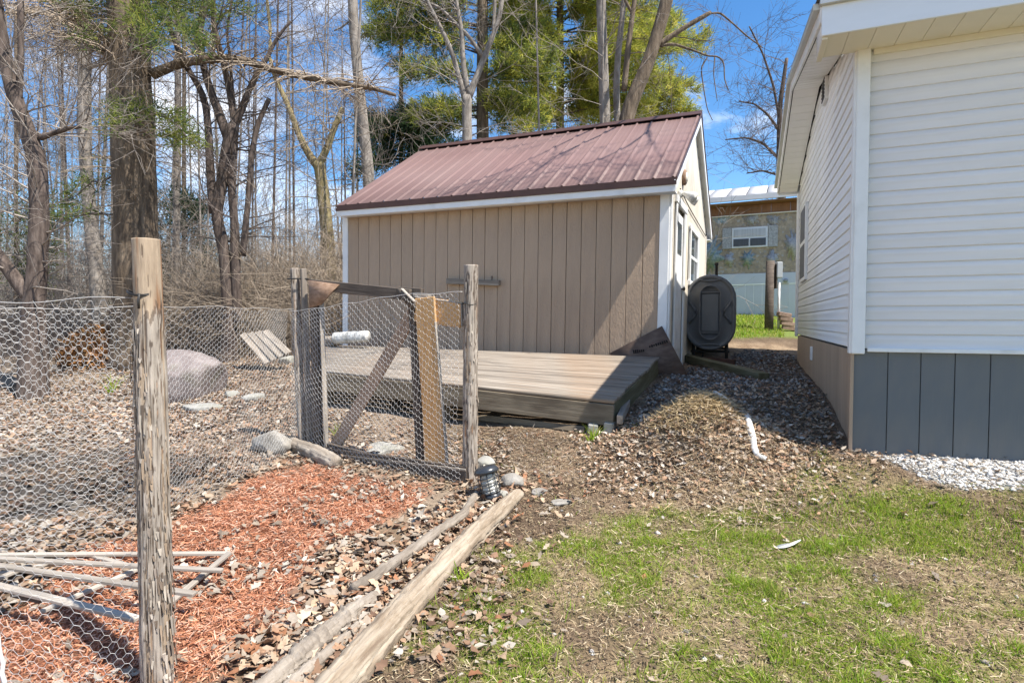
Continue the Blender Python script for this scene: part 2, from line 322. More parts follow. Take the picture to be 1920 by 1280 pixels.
def tube_np(P, R, k=10, caps=True, wob=0., seed=0):
    """tube along polyline P with radii R -> V,F"""
    P = np.asarray(P, float); R = np.broadcast_to(np.asarray(R, float), (len(P),)); n = len(P)
    T = np.gradient(P, axis=0); T /= np.linalg.norm(T, axis=1)[:, None]+1e-9
    a = np.array([0, 0, 1.]) if abs(T[0, 2]) < .9 else np.array([1., 0, 0])
    N = np.cross(T, a); N /= np.linalg.norm(N, axis=1)[:, None]+1e-9; B = np.cross(T, N)
    th = np.linspace(0, 2*np.pi, k, endpoint=False)
    rr = R[:, None]*np.ones(k)
    if wob: rr = rr*(1+wob*2*(fbm(np.cos(th)[None]*1.3+np.arange(n)[:, None]*.35, np.sin(th)[None]*1.3, seed*3.3, seed, 3)-.5))
    V = P[:, None]+rr[..., None]*(np.cos(th)[None, :, None]*N[:, None]+np.sin(th)[None, :, None]*B[:, None])
    i = np.arange(n-1)[:, None]; j = np.arange(k)[None]
    Q = np.stack([i*k+j, i*k+(j+1) % k, (i+1)*k+(j+1) % k, (i+1)*k+j], -1).reshape(-1, 4)
    F = [Q]
    if caps: F += [np.arange(k)[None, ::-1], (np.arange(k)+(n-1)*k)[None]]
    return V.reshape(-1, 3), F
def join(parts):
    V, d, off = [], {}, 0
    for v, F in parts:
        V.append(np.asarray(v))
        for f in F:
            f = np.asarray(f); d.setdefault(f.shape[1], []).append(f+off)
        off += len(v)
    return np.concatenate(V), [np.concatenate(x) for x in d.values()]
def segs_np(A, B, ra, rb, k=3):
    """many independent prisms"""
    A, B = np.asarray(A, float), np.asarray(B, float); n = len(A)
    ra = np.broadcast_to(ra, (n,)); rb = np.broadcast_to(rb, (n,))
    T = B-A; T = T/(np.linalg.norm(T, axis=1)[:, None]+1e-9)
    a = np.where(np.abs(T[:, 2:3]) < .9, np.array([[0, 0, 1.]]), np.array([[1., 0, 0]]))
    N = np.cross(T, a); N /= np.linalg.norm(N, axis=1)[:, None]+1e-9; Bn = np.cross(T, N)
    th = np.linspace(0, 2*np.pi, k, endpoint=False)
    ring = np.cos(th)[None, :, None]*N[:, None]+np.sin(th)[None, :, None]*Bn[:, None]
    V = np.concatenate([A[:, None]+ra[:, None, None]*ring, B[:, None]+rb[:, None, None]*ring], 1)
    base = (np.arange(n)*2*k)[:, None, None]; j = np.arange(k); q = np.stack([j, (j+1) % k, (j+1) % k+k, j+k], -1)[None]
    return V.reshape(-1, 3), [(base+q).reshape(-1, 4)]
def interp_path(pts, n):
    P = np.array([list(p) for p in pts], float); d = np.concatenate([[0], np.cumsum(np.linalg.norm(np.diff(P, axis=0), axis=1))])
    t = np.linspace(0, d[-1], n)
    Q = np.stack([np.interp(t, d, P[:, c]) for c in range(P.shape[1])], -1)
    for _ in range(2): Q[1:-1] = (Q[:-2]+2*Q[1:-1]+Q[2:])/4
    return Q
def rock(name, c, sx, sy, sz, m, seed, label=None, cat=None, group=None, rotz=0., rough=.25, parent=None, flat=0.):
    bm = bmesh.new(); bmesh.ops.create_icosphere(bm, subdivisions=4, radius=1)
    V = np.array([v.co[:] for v in bm.verts]); F = np.array([[v.index for v in f.verts] for f in bm.faces]); bm.free()
    r = 1+rough*2*(fbm(V[:, 0]*1.3+seed, V[:, 1]*1.3, V[:, 2]*1.3, seed, 4)-.5)
    r += .12*(np.abs(vnoise(V[:, 0]*2.1+seed, V[:, 1]*2.1, V[:, 2]*2.1, seed+5)-.5)-.25)
    V = V*r[:, None]; rr_ = np.random.default_rng(seed*7+1)
    for _ in range(16):
        dv = rr_.normal(0, 1, 3); dv /= np.linalg.norm(dv); hcut = rr_.uniform(.62, .92); over = np.maximum(0, V@dv-hcut); V = V-.9*over[:, None]*dv
    V = V*(1+.05*(fbm(V[:, 0]*6, V[:, 1]*6, V[:, 2]*6, seed, 4)-.5))[:, None]
    if flat: V[:, 2] = np.sign(V[:, 2])*np.abs(V[:, 2])**(1-flat)
    V = V*np.array([sx, sy, sz]); cz, sn = math.cos(rotz), math.sin(rotz)
    V = np.stack([V[:, 0]*cz-V[:, 1]*sn, V[:, 0]*sn+V[:, 1]*cz, V[:, 2]], -1)
    o = link(name, mesh_np(name, V, [F], smooth=True), m, parent, c)
    if label: tag(o, label, cat, group)
    return o
# ------------------------------------------------------------------ ground
def poly_sd(x, y, P):
    """signed distance, positive inside"""
    P = np.asarray(P); d = np.full(x.shape, 1e9); ins = np.zeros(x.shape, bool); n = len(P)
    for i in range(n):
        a, b = P[i], P[(i+1) % n]; e = b-a; wx, wy = x-a[0], y-a[1]
        t = np.clip((wx*e[0]+wy*e[1])/(e@e+1e-12), 0, 1); d = np.minimum(d, np.hypot(wx-t*e[0], wy-t*e[1]))
        c = ((a[1] <= y) & (b[1] > y)) | ((b[1] <= y) & (a[1] > y))
        xi = a[0]+(y-a[1])/(e[1] if abs(e[1]) > 1e-9 else 1e-9)*e[0]; ins ^= c & (x < xi)
    return np.where(ins, d, -d)
def wpoly(pp): return [(v.x, v.y) for v in (gpx(*p) for p in pp)]
MULCH = wpoly([(545, 868), (650, 885), (800, 912), (700, 985), (600, 1050), (520, 1160), (430, 1275)])+[(-1.4, 1.2), (-3.2, 1.2)]+wpoly([(0, 1150), (180, 1040), (330, 985), (480, 905)])
GRASS = [(-.15, 1.2)]+wpoly([(890, 1275), (930, 1130), (1000, 1040), (1100, 985), (1250, 975), (1420, 945), (1570, 905), (1700, 915), (1915, 935)])+[(9, 3.2), (9, -4), (0, -4)]
HOUSE_R = Vector((.927, -.376, 0)).normalized(); HOUSE_B = Vector((.376, .927, 0)).normalized(); KH = .81; HC = Vector((3.09*KH, 5.22*KH, 1.25-1.21*KH))
SHED_R = Vector((.9135, -.4067, 0)); SHED_B = Vector((.4067, .9135, 0)); SC = Vector((1.893, 7.047, .78))
def house_uv(x, y):
    dx, dy = x-HC.x, y-HC.y; return dx*HOUSE_R.x+dy*HOUSE_R.y, dx*HOUSE_B.x+dy*HOUSE_B.y
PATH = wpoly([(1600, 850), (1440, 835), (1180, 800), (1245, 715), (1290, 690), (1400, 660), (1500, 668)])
BACKGRASS = [(3.5, 11.2), (6.5, 10.6), (14, 14), (10, 20), (2, 20), (2.0, 13)]
def zones(x, y):
    n1 = fbm(x*1.1, y*1.1, 0, 21, 4); n2 = fbm(x*4.5, y*4.5, 0, 31, 4)
    wob = (n2-.5)*.55
    mul = sstep(-.08, .1, poly_sd(x, y, MULCH)+wob*.7)
    gr = sstep(-.32, .12, poly_sd(x, y, GRASS)+wob*1.3)
    u, v = house_uv(x, y)
    white = sstep(.0, .1, .40+wob*.25+v+np.minimum(0, (u-.5)*.9))*(v < .1)*sstep(-.55, .15, u+wob*.3)
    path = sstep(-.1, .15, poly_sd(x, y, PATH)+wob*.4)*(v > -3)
    bg = sstep(-.2, .4, poly_sd(x, y, BACKGRASS)+wob)
    return mul, gr*(1-white), white, path, bg, n1, n2
def ax(lo, flo, fhi, hi, d, growth=1.09):
    a = list(np.arange(flo, fhi+1e-6, d)); s = d
    while a[-1] < hi: s *= growth; a.append(a[-1]+s)
    s = d; b = []; x = flo
    while x > lo: s *= growth; x -= s; b.append(x)
    return np.array(b[::-1]+a)
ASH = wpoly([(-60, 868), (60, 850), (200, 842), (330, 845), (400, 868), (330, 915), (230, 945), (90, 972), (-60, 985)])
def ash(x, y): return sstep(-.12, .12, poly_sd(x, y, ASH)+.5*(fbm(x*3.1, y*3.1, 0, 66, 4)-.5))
gx = ax(-260, -4.5, 5.5, 260, .045); gy = ax(-60, 1.4, 8.5, 420, .045)
GX, GY = np.meshgrid(gx, gy); GZ = G(GX, GY)
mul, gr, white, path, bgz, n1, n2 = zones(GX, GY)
def mixc(a, b, t): return a*(1-t[..., None])+np.array(b)*t[..., None]
col = np.ones(GX.shape+(3,))*np.array((.185, .13, .085))
col = mixc(col, (.27, .20, .135), sstep(.4, .65, n2)); col = mixc(col, (.105, .075, .052), sstep(.5, .72, n1)*.8)
wood = sstep(.2, -1.2, GX+.35*(GY-5.5))*sstep(3.2, 4.2, GY)
col = mixc(col, (.25, .195, .145), wood*.85)
heap = np.exp(-(((GX-1.6)/.8)**2+((GY-4.45)/.55)**2)); col = mixc(col, (.25, .17, .11), np.clip(heap*1.4, 0, 1)*.8)
LOGA, LOGB = gpx(975, 932), gpx(640, 1290)
_dl = ((GX-LOGA.x)*(LOGB.y-LOGA.y)-(GY-LOGA.y)*(LOGB.x-LOGA.x))/math.hypot(LOGB.x-LOGA.x, LOGB.y-LOGA.y)
_dl = _dl*np.sign((-3.-LOGA.x)*(LOGB.y-LOGA.y)-(2.5-LOGA.y)*(LOGB.x-LOGA.x))
soil = sstep(.1, -.02, _dl)*sstep(-.62, -.3, _dl+.3*(n2-.5))*(GY < 4.2); col = mixc(col, (.095, .065, .045), soil*.85)

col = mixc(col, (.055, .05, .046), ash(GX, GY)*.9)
col = mixc(col, (.27, .115, .065), mul*.9)
gp = sstep(.32, .56, fbm(GX*3.4, GY*3.4, 0, 77, 5))
bare = sstep(.55, .66, fbm(GX*2.1+5, GY*2.1, 0, 99, 4))
gcolr = mixc(np.ones(GX.shape+(3,))*np.array((.255, .19, .115)), (.185, .205, .05), gp*.9)
gcolr = mixc(gcolr, (.13, .09, .06), bare*.75)
col = col*(1-gr[..., None])+gcolr*gr[..., None]
col = mixc(col, (.42, .41, .39), white); col = mixc(col, (.10, .085, .072), path*.85); col = mixc(col, (.15, .19, .05), bgz)  # gravel path painted darker, to deepen the house's shade there
nyy, nxx = GX.shape; ii = np.arange(nyy-1)[:, None]; jj = np.arange(nxx-1)[None]
gf = np.stack([ii*nxx+jj, ii*nxx+jj+1, (ii+1)*nxx+jj+1, (ii+1)*nxx+jj], -1).reshape(-1, 4)
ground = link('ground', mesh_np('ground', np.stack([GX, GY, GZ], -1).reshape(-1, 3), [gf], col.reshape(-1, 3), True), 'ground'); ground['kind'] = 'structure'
tag(ground, 'bare soil and patchy lawn of the yard running back into the woods')
exec_order = 'structures next'
# ------------------------------------------------------------------ the shed
shed = thing('shed', 'tan board-sided shed with a brown ribbed metal roof behind the deck', 'shed', SC, (0, math.radians(.86), math.atan2(SHED_R.y, SHED_R.x)))
SL, SD, SHT = 4.99, 4.3, 2.075; EZ, RZ, OV, OVY = 2.15, 3.66, .10, .24
SLOPE = math.atan2(RZ-EZ, SD/2+OVY); TS = math.tan(SLOPE)
box('wall_core', -SL/2, SD/2, SHT/2-.15, SL-.08, SD-.08, SHT+.2, 'shed_cream', shed)
poly_prism('gable_core', [(-.05, .04, SHT-.06), (-.05, SD-.04, SHT-.06), (-.05, SD/2, RZ-.14)], (-1, 0, 0), .05, 'shed_cream', shed, False)
# front boards between the grooves, with an 8 mm groove between
nb = 24; bw = (SL-.115-.1)/nb
for i in range(nb):
    box('siding_board', -.115-bw*(i+.5), .0, SHT/2-.1, bw-(.007 if i % 6 else .010), .024, SHT+.2, 'shed_tan', shed, .002)
box('corner_board', -.0575, -.008, SHT/2-.1, .115, .03, SHT+.2, 'trim_white', shed)
box('corner_board', .012, .045, SHT/2-.1, .024, .09, SHT+.2, 'trim_white', shed)
box('corner_board', -SL+.05, -.008, SHT/2-.1, .1, .03, SHT+.2, 'trim_white', shed)
box('corner_board', .012, SD-.05, SHT/2-.1, .024, .1, SHT+.2, 'shed_cream', shed)
# gable boards (right end), door and window left open
DY0, DY1, DZT = .42, 1.24, 1.98; WY0, WY1, WZ0, WZ1 = 1.85, 2.85, 1.05, 1.88
gbw = .2; y = .09; 
while y < SD-.1:
    y1 = min(y+gbw, SD-.1); ym = (y+y1)/2; top = EZ+(min(ym+OVY, SD+OVY-ym))*TS-.13
    spans = [(-.2, top)]
    if y1 > DY0 and y < DY1: spans = [(DZT, top)]
    elif y1 > WY0 and y < WY1: spans = [(-.2, WZ0), (WZ1, top)]
    for a, b in spans: box('gable_board', .002, ym, (a+b)/2, .02, y1-y-.008, b-a, 'shed_cream', shed, .003)
    y = y1
door = box('door', -.012, (DY0+DY1)/2, DZT/2-.12, .03, DY1-DY0-.1, DZT+.1, 'trim_white', shed)
def sub(name, cx, cy, cz, sx, sy, sz, m, par, c=.003):
    o = Vector(par.location); return box(name, cx-o.x, cy-o.y, cz-o.z, sx, sy, sz, m, par, c)
sub('pane', .006, (DY0+DY1)/2, 1.58, .006, .42, .42, 'glass_dark', door)
for zz in (.3, .85): sub('door_panel', .006, (DY0+DY1)/2, zz, .008, .5, .42, 'trim_white', door)
V, F = tube_np([(.0, DY1-.12, .92), (.03, DY1-.12, .92), (.032, DY1-.12, .92), (.05, DY1-.12, .92), (.06, DY1-.12, .92)], [.012, .012, .028, .03, .015], 10); V = V-np.array(door.location)
link('knob', mesh_np('knob', V, F, smooth=True), 'iron', door)
box('door_casing', .022, DY0+.0, DZT/2-.1, .022, .1, DZT+.2, 'trim_white', shed); box('door_casing', .022, DY1, DZT/2-.1, .022, .12, DZT+.2, 'trim_white', shed)
box('door_header', .026, (DY0+DY1)/2, DZT+.05, .03, DY1-DY0+.2, .1, 'trim_white', shed)
win = box('window', -.004, (WY0+WY1)/2, (WZ0+WZ1)/2, .02, WY1-WY0, WZ1-WZ0, 'glass_dark', shed)
for yy in (WY0, WY1): sub('window_casing', .022, yy, (WZ0+WZ1)/2, .03, .09, WZ1-WZ0+.1, 'trim_white', win)
for zz, d in ((WZ1, .03), (WZ0, .05)): sub('window_casing', .024, (WY0+WY1)/2, zz, d, WY1-WY0+.16, .07, 'trim_white', win)
sub('sash_bar', .012, (WY0+WY1)/2, (WZ0+WZ1)/2, .016, WY1-WY0-.08, .05, 'trim_white', win)
# roof: ribbed panels on both slopes
RIB = .2286; roofw = SL+2*OV; NR = int(roofw/RIB)
prof = [(0, 0), (.012, 0), (.026, .019), (.044, .019), (.058, 0), (.11, 0), (.118, .0018), (.126, .0018), (.134, 0), (.172, 0), (.18, .0018), (.188, .0018), (.196, 0)]
run = (SD/2+OVY)/math.cos(SLOPE)
def panel(x0, n, side):
    xs, zs = [], []
    for k in range(n):
        for a, b in prof: xs.append(x0-(k*RIB+a)); zs.append(b)
    xs.append(x0-n*RIB); zs.append(0.)
    V = []; th = .006
    for d, s in ((0, 1), (run, 1)):
        for X, Z in zip(xs, zs):
            V.append((X, d*math.cos(SLOPE)-Z*math.sin(SLOPE), d*math.sin(SLOPE)+Z*math.cos(SLOPE)))
    V = np.array(V); m = len(xs)
    V2 = V-np.array([0, 0, th]); A = np.concatenate([V, V2])
    j = np.arange(m-1); top = np.stack([j+1, j, m+j, m+j+1], -1); bot = np.stack([j, j+1, m+j+1, m+j], -1)+2*m
    e1 = np.stack([j, j+1, 2*m+j+1, 2*m+j], -1); e2 = np.stack([m+j+1, m+j, 3*m+j, 3*m+j+1], -1)
    A = A+np.array([0, -OVY, EZ])
    if side: A[:, 1] = SD-A[:, 1]
    return mesh_np('roof_panel', A, [np.concatenate([top, bot, e1, e2])])
rf = box('roof_deck', -SL/2, SD/2, RZ-.12, SL-.1, .3, .05, 'trim_white', shed)
for side in (0, 1):
    x = OV; left = NR
    while left > 0:
        n = min(4, left); link('roof_panel', panel(x, n, side), 'roof_red', shed); x -= n*RIB; left -= n
XL = OV-NR*RIB
# underside, fascias, drip edge, rakes and ridge cap
for side in (0, 1):
    f = lambda yy: SD-yy if side else yy
    ye = -OVY
    box('drip_edge', (OV+XL)/2, f(ye-.004), EZ-.04, OV-XL+.012, .014, .085, 'roof_trim', shed, .002)
    box('fascia', (OV+XL)/2, f(ye+.016), EZ-.105, OV-XL-.01, .02, .11, 'trim_white', shed, .002)
    poly_prism('soffit', [(XL+.02, f(ye+.028), EZ-.15), (OV-.02, f(ye+.028), EZ-.15), (OV-.02, f(.0), EZ-.15), (XL+.02, f(.0), EZ-.15)], (0, 0, 1), .012, 'trim_white', shed, False)
    for xr, nm in ((OV-.012, 'rake_board'), (XL+.012, 'rake_board')):
        p0 = Vector((xr, f(ye+.02), EZ-.085)); p1 = Vector((xr, f(SD/2), RZ-.085))
        board(nm, p0, p1, .02, .13, 'trim_white', shed)
        # sloped soffit under the overhang
    board('rake_trim', Vector((OV+.004, f(ye), EZ-.012)), Vector((OV+.004, f(SD/2), RZ-.012)), .012, .05, 'roof_trim', shed)
    p = board('rake_soffit', Vector((OV/2-.005, f(ye+.05), EZ-.06)), Vector((OV/2-.005, f(SD/2), RZ-.09)), OV-.02, .012, 'trim_white', shed)
    c0 = Vector(((OV+XL)/2, f(SD/2-.07), RZ+.02-.045)); 
    board('ridge_cap', Vector((OV+.01, f(SD/2-.085), RZ-.012)), Vector((XL-.01, f(SD/2-.085), RZ-.012)), .19, .012, 'roof_trim', shed, up=(0, -math.sin(SLOPE) if not side else math.sin(SLOPE), math.cos(SLOPE)))
# wooden ledge on the front wall, fittings on the gable
n_sh = Vector((SHED_B.x, SHED_B.y, 0))
def shed_local(px, py):
    p = on_plane(px, py, SC, n_sh); return shed.matrix_basis.inverted()@p if False else Matrix.LocRotScale(SC, shed.rotation_euler, None).inverted()@p
a = shed_local(842, 528); b = shed_local(940, 531)
board('ledge', (a.x, -.05, a.z), (b.x, -.05, b.z), .07, .075, 'grey_wood', shed)
board('hook', (b.x-.12, -.05, b.z+.03), (b.x-.12, -.05, b.z+.1), .012, .012, 'iron', shed)
def disc(name, y, z, r, d, m, par=None, x0=.012):
    V, F = tube_np([(x0, y, z), (x0+d*.7, y, z), (x0+d, y, z)], [r, r, r*.8], 20); return link(name, mesh_np(name, V, F, smooth=False), m, par or shed)
vent = disc('round_vent', .95, 2.42, .105, .05, 'brown_wood'); disc('vent_face', .95, 2.42, .075, .062, 'soffit_cream', vent)
lamp = disc('floodlight', .55, 2.12, .05, .06, 'plastic_white')
for dy in (-.07, .07):
    V, F = tube_np([(.07, .55, 2.12), (.12, .55+dy, 2.1), (.2, .55+dy*1.6, 2.05), (.235, .55+dy*1.8, 2.03)], [.02, .03, .06, .065], 12); link('lamp_head', mesh_np('lamp_head', V, F, smooth=True), 'plastic_white', lamp)
V, F = tube_np(interp_path([(.03, .62, 2.2), (.03, 1.4, 2.13), (.03, SD-.3, 2.04)], 12), .008, 6); link('cable', mesh_np('cable', V, F), 'iron', shed)
# ------------------------------------------------------------------ the deck
FR, BR, FL, BL = at(1152, 750, 4.92), at(1236, 669, 6.86), at(592, 692, 6.25), at(600, 646, 8.75)
deck = thing('deck', 'weathered grey wooden deck in front of the tan shed', 'deck', (FR+FL)/2-Vector((0, 0, .3)))
ND = 16
def lerp(a, b, t): return a+(b-a)*t
nrm = (FL-FR).cross(BR-FR).normalized(); nrm = nrm if nrm.z > 0 else -nrm
depthR = (BR-FR).length
for i in range(ND):
    t0 = (i+.5)/ND
    a = lerp(FR, BR, t0); b = lerp(FL, BL, t0)
    jr = random.uniform(-.012, .012)
    dirv = (a-b).normalized(); w = .5*((BR-FR).length+(BL-FL).length)/ND
    # boards fan out slightly toward the left end, as laid
    wR = (BR-FR).length/ND*.93; wL = (BL-FL).length/ND*.93
    perpR = (BR-FR).normalized(); perpL = (BL-FL).normalized()
    A0, A1 = a-perpR*wR/2+dirv*jr, a+perpR*wR/2+dirv*jr; B0, B1 = b-perpL*wL/2, b+perpL*wL/2
    dz = Vector((0, 0, random.uniform(-.004, .004)))
    R, L = frame((B0+B1)/2, (A0+A1)/2, nrm); M = Matrix.Translation((A0+A1+B0+B1)/4+dz-Vector(deck.location))@R; Mi = (Matrix.Translation(Vector(deck.location))@M).inverted()
    pts = [Mi@p for p in (A0+dz, A1+dz, B1+dz, B0+dz)]; n3 = Vector((0, 0, 1))
    V = [(p.x, p.y, -.0) for p in pts]+[(p.x, p.y, -.034) for p in pts]
    me = mesh_np('deck_board', np.array(V), [np.array([[0, 1, 2, 3], [7, 6, 5, 4], [0, 4, 5, 1], [1, 5, 6, 2], [2, 6, 7, 3], [3, 7, 4, 0]])])
    bm = bmesh.new(); bm.from_mesh(me); bmesh.ops.recalc_face_normals(bm, faces=bm.faces); bmesh.ops.bevel(bm, geom=bm.edges[:], offset=.004, segments=1, affect='EDGES'); bm.to_mesh(me); bm.free()
    link('deck_board', me, 'deck_wood', deck, M=M)
dn = Vector((0, 0, 1)); fo = (FR-BR).normalized()*.02
wboard('rim_joist', FR+fo*0-dn*.135+Vector((0, .02, 0)), FL-dn*.125+Vector((0, .02, 0)), .04, .185, 'deck_face', deck)
wboard('side_joist', FR-dn*.135+(BR-FR).normalized()*.06-Vector((.03, 0, 0)), BR-dn*.13-Vector((.03, 0, 0)), .04, .185, 'deck_mossy', deck)
wboard('side_rail', FR-dn*.16+Vector((.035, -.06, 0)), FR-dn*.155+Vector((.055, .30, 0))+(BR-FR)*.3, .05, .075, 'grey_wood', deck)
for t in (.33, .66, .97): wboard('joist', lerp(FR, FL, t)-dn*.14+Vector((0, .06, 0)), lerp(BR, BL, t)-dn*.14, .04, .18, 'dark_wood', deck)
for t, d in ((.04, .1), (.5, .15), (.95, .15)):
    p = lerp(FR, FL, t)+Vector((-.03, d, 0)); wboard('post', Vector((p.x, p.y, g1(p.x, p.y)-.05)), p-dn*.05, .09, .09, 'deck_face', deck, up=(0, 1, 0))
for t in (.1, .6):
    p = lerp(BR, BL, t)-Vector((0, .25, 0)); wboard('post', Vector((p.x, p.y, g1(p.x, p.y)-.05)), p-dn*.05, .09, .09, 'dark_wood', deck, up=(0, 1, 0))
for (px, py, lab) in ((1113, 812, 'small grey concrete block under the deck corner, beside the loose board'), (1147, 809, 'small pale concrete block under the deck corner, beside the post')):
    p = gpx(px, py); o = link('concrete_block', cbox(.085, .2, .1, .008, 'concrete'), None, None, (p.x, p.y+.06, p.z+.035)); o.rotation_euler = (.05, .08, random.uniform(-.4, .1)); tag(o, lab, 'block')
p0, p1 = gpx(893, 790), gpx(1098, 815); tb = thing('loose_board', 'loose weathered board lying on the soil under the deck edge', 'board', (p0+p1)/2)
wboard('plank', p0+Vector((0, .05, .03)), p1+Vector((0, .05, .03)), .06, .05, 'deck_face', tb, up=(0, -.9, .45))
# ------------------------------------------------------------------ the white house on the right
house = thing('house', 'white vinyl-sided house with grey skirting panels at the gravel strip', 'house', HC, (0, 0, math.atan2(HOUSE_R.y, HOUSE_R.x))); house.scale = (KH,)*3
HL, HD = 8.5, 6.2; Z0, ZW = 1.25-.245-.04, 3.65-.04; HOV, HOG = .44, .33; ZF = 3.91-.04; ZR = 4.63-.04
box('wall_core', HL/2, HD/2, (Z0+ZW)/2, HL-.06, HD-.06, ZW-Z0-.02, 'vinyl_white', house)
box('foundation', HL/2, HD/2, Z0/2-.1, HL-.1, HD-.1, Z0+.16, 'skirt_grey', house)
HS = (ZR-ZF)/(HD/2+HOV)
poly_prism('gable_core', [(.035, .03, ZW-.05), (.035, HD-.03, ZW-.05), (.035, HD-.03, ZF+HS*HOV-.1), (.035, HD/2, ZR-.13), (.035, .03, ZF+HS*HOV-.1)], (1, 0, 0), .05, 'vinyl_white', house, False)
EXP = .127
def course(x0, x1, d0, d1):
    """one lapped course; profile kicks out at its bottom edge"""
    V = []
    for X in (x0, x1):
        V += [(X, 0, 0), (X, -d0, 0), (X, -d0, .012), (X, -d1-.005, EXP*.52), (X, -d1-.0065, EXP*.54), (X, -d1, EXP+.01), (X, 0, EXP+.01)]
    k = 7; Q = np.array([[i, k+i, k+(i+1) % k, (i+1) % k] for i in range(k)]); return mesh_np('siding_course', np.array(V), [Q, np.array([list(range(k))]), np.array([list(range(k, 2*k))[::-1]])])
cm = course(.10, HL, .012, .003); nC = int((ZW-Z0)/EXP)+1
cm.materials.append(MATS['vinyl_white'])
for i in range(nC): link('siding_course', cm, None, house, (0, .03, Z0+i*EXP))
RZ90 = Matrix.Rotation(math.pi/2, 4, 'Z')
i = 0; z = Z0
while z < ZR-.25:
    top = z+EXP*.6; lim = (top-(ZF+HS*HOV-.12))/HS if top > ZF+HS*HOV-.12 else 0.
    a, b = max(.09, lim), min(HD-.06, HD-lim)
    if b-a > .15:
        m = course(-b, -a, .016, .003)      # runs along +y of the house, faces -x
        o = link('siding_course', m, 'vinyl_white', house, M=Matrix.Translation((.03, 0, z))@Matrix.Rotation(-math.pi/2, 4, 'Z')); 
    z += EXP; i += 1
box('corner_post', .045, -.0, (Z0+ZW)/2-.02, .105, .05, ZW-Z0+.06, 'trim_white', house, .006)
box('corner_post', -.0, .04, (Z0+ZW)/2-.02, .05, .09, ZW-Z0+.06, 'trim_white', house, .006)
box('corner_post', .0, HD-.03, (Z0+ZW)/2-.02, .05, .09, ZW-Z0+.04, 'trim_white', house, .006)
box('starter_strip', HL/2+.06, .004, Z0-.012, HL-.12, .05, .035, 'trim_white', house, .003)
box('frieze', HL/2+.06, .008, ZW-.02, HL-.12, .03, .05, 'soffit_cream', house, .003)
# skirting panels
x = .0; k = 0
while x < HL-.3:
    w = .247 if k else .285
    box('skirting_panel', x+w/2, .028, Z0/2-.12, w-.006, .02, Z0+.22, 'skirt_grey', house, .003); x += w; k += 1
y = .02
while y < HD-.1:
    box('side_skirting_board', .03, y+.05, Z0/2-.1, .02, .096, Z0+.15, 'skirt_tan', house, .003); y += .1
box('skirting_corner', .004, .024, Z0/2-.1, .03, .05, Z0+.14, 'skirt_tan', house, .004)
box('outlet_cover', .012, 3.55, Z0-.23, .03, .14, .2, 'trim_white', house, .006)
# eave: soffit panels, fascia, gutter edge
for i in range(42):
    sx = -HOG+.2*i; box('soffit_panel', sx+.1, -HOV/2+.02, ZW-.02+.03, .1975, HOV-.005, .012, 'soffit_cream', house, .003)
box('fascia', HL/2-HOG/2, -HOV-.01, (ZW-.006+ZF-.02)/2, HL+HOG+.02, .022, ZF-ZW-.014, 'fascia_blue_white', house, .003)
box('roof_edge', HL/2-HOG/2, -HOV-.03, ZF+.0, HL+HOG+.06, .05, .045, 'alu_trim', house, .006)
# eave return box closing the overhang at the gable
poly_prism('eave_return', [(-HOG+.0, -HOV, ZW+.01), (-HOG+.0, .03, ZW+.01), (-HOG+.0, .03, ZF+HS*(HOV)-.03), (-HOG+.0, -HOV, ZF-.02)], (1, 0, 0), .02, 'trim_white', house, False)
box('return_soffit_trim', -HOG+.02, -HOV/2+.02, ZW-.012, .045, HOV+.02, .03, 'soffit_cream', house, .003)
# rake on the gable: soffit panels, boards, trim, roof skin
for side in (0, 1):
    f = lambda yy: HD-yy if side else yy
    p0 = Vector((-HOG-.01, f(-HOV), ZF-.07)); p1 = Vector((-HOG-.01, f(HD/2), ZR-.07))
    board('rake_board', p0, p1, .025, .15, 'trim_white', house)
    board('rake_trim', p0+Vector((-.035, 0, .06)), p1+Vector((-.035, 0, .06)), .06, .055, 'alu_trim', house)
    nS = 17
    for i in range(nS):
        ya, yb = lerp(0 if not side else -HOV+.02, HD/2, i/nS), lerp(0 if not side else -HOV+.02, HD/2, (i+1)/nS)
        q0 = Vector((-HOG/2+.01, f(ya+.004), ZF+HS*(ya+HOV)-.135)); q1 = Vector((-HOG/2+.01, f(yb-.004), ZF+HS*(yb+HOV)-.135))
        board('rake_soffit_panel', q0, q1, HOG-.01, .01, 'soffit_cream' if False else 'vinyl_white', house, c=.002)
    poly_prism('roof_slope', [(-HOG-.05, f(-HOV-.05), ZF+.01), (HL+.1, f(-HOV-.05), ZF+.01), (HL+.1, f(HD/2), ZR+.02), (-HOG-.05, f(HD/2), ZR+.02)], (0, 0, 1), .025, 'roof_dark', house, False)
box('fascia', HL/2-HOG/2, HD+HOV, ZF-.09, HL+HOG, .03, .17, 'trim_white', house, .003)
for i in range(5): box('roof_tab', 1.2+i*1.3, -HOV+.0, ZF+.05, .12, .1, .03, 'roof_dark', house)
# gable vent, window with screen
gv = box('gable_vent', -.002, 2.35, 4.16-.04, .04, .3, .28, 'trim_white', house)
for k in range(6): sub('louvre', -.024, 2.35, 4.06-.04+k*.045, .014, .25, .026, 'iron', gv)
hw = box('window', .0, 4.9, 2.55-.04, .05, .9, 1.25, 'trim_white', house)
for zz in (2.25, 2.86): sub('pane', -.028, 4.9, zz-.04, .006, .76, .54, 'screen_dark', hw)
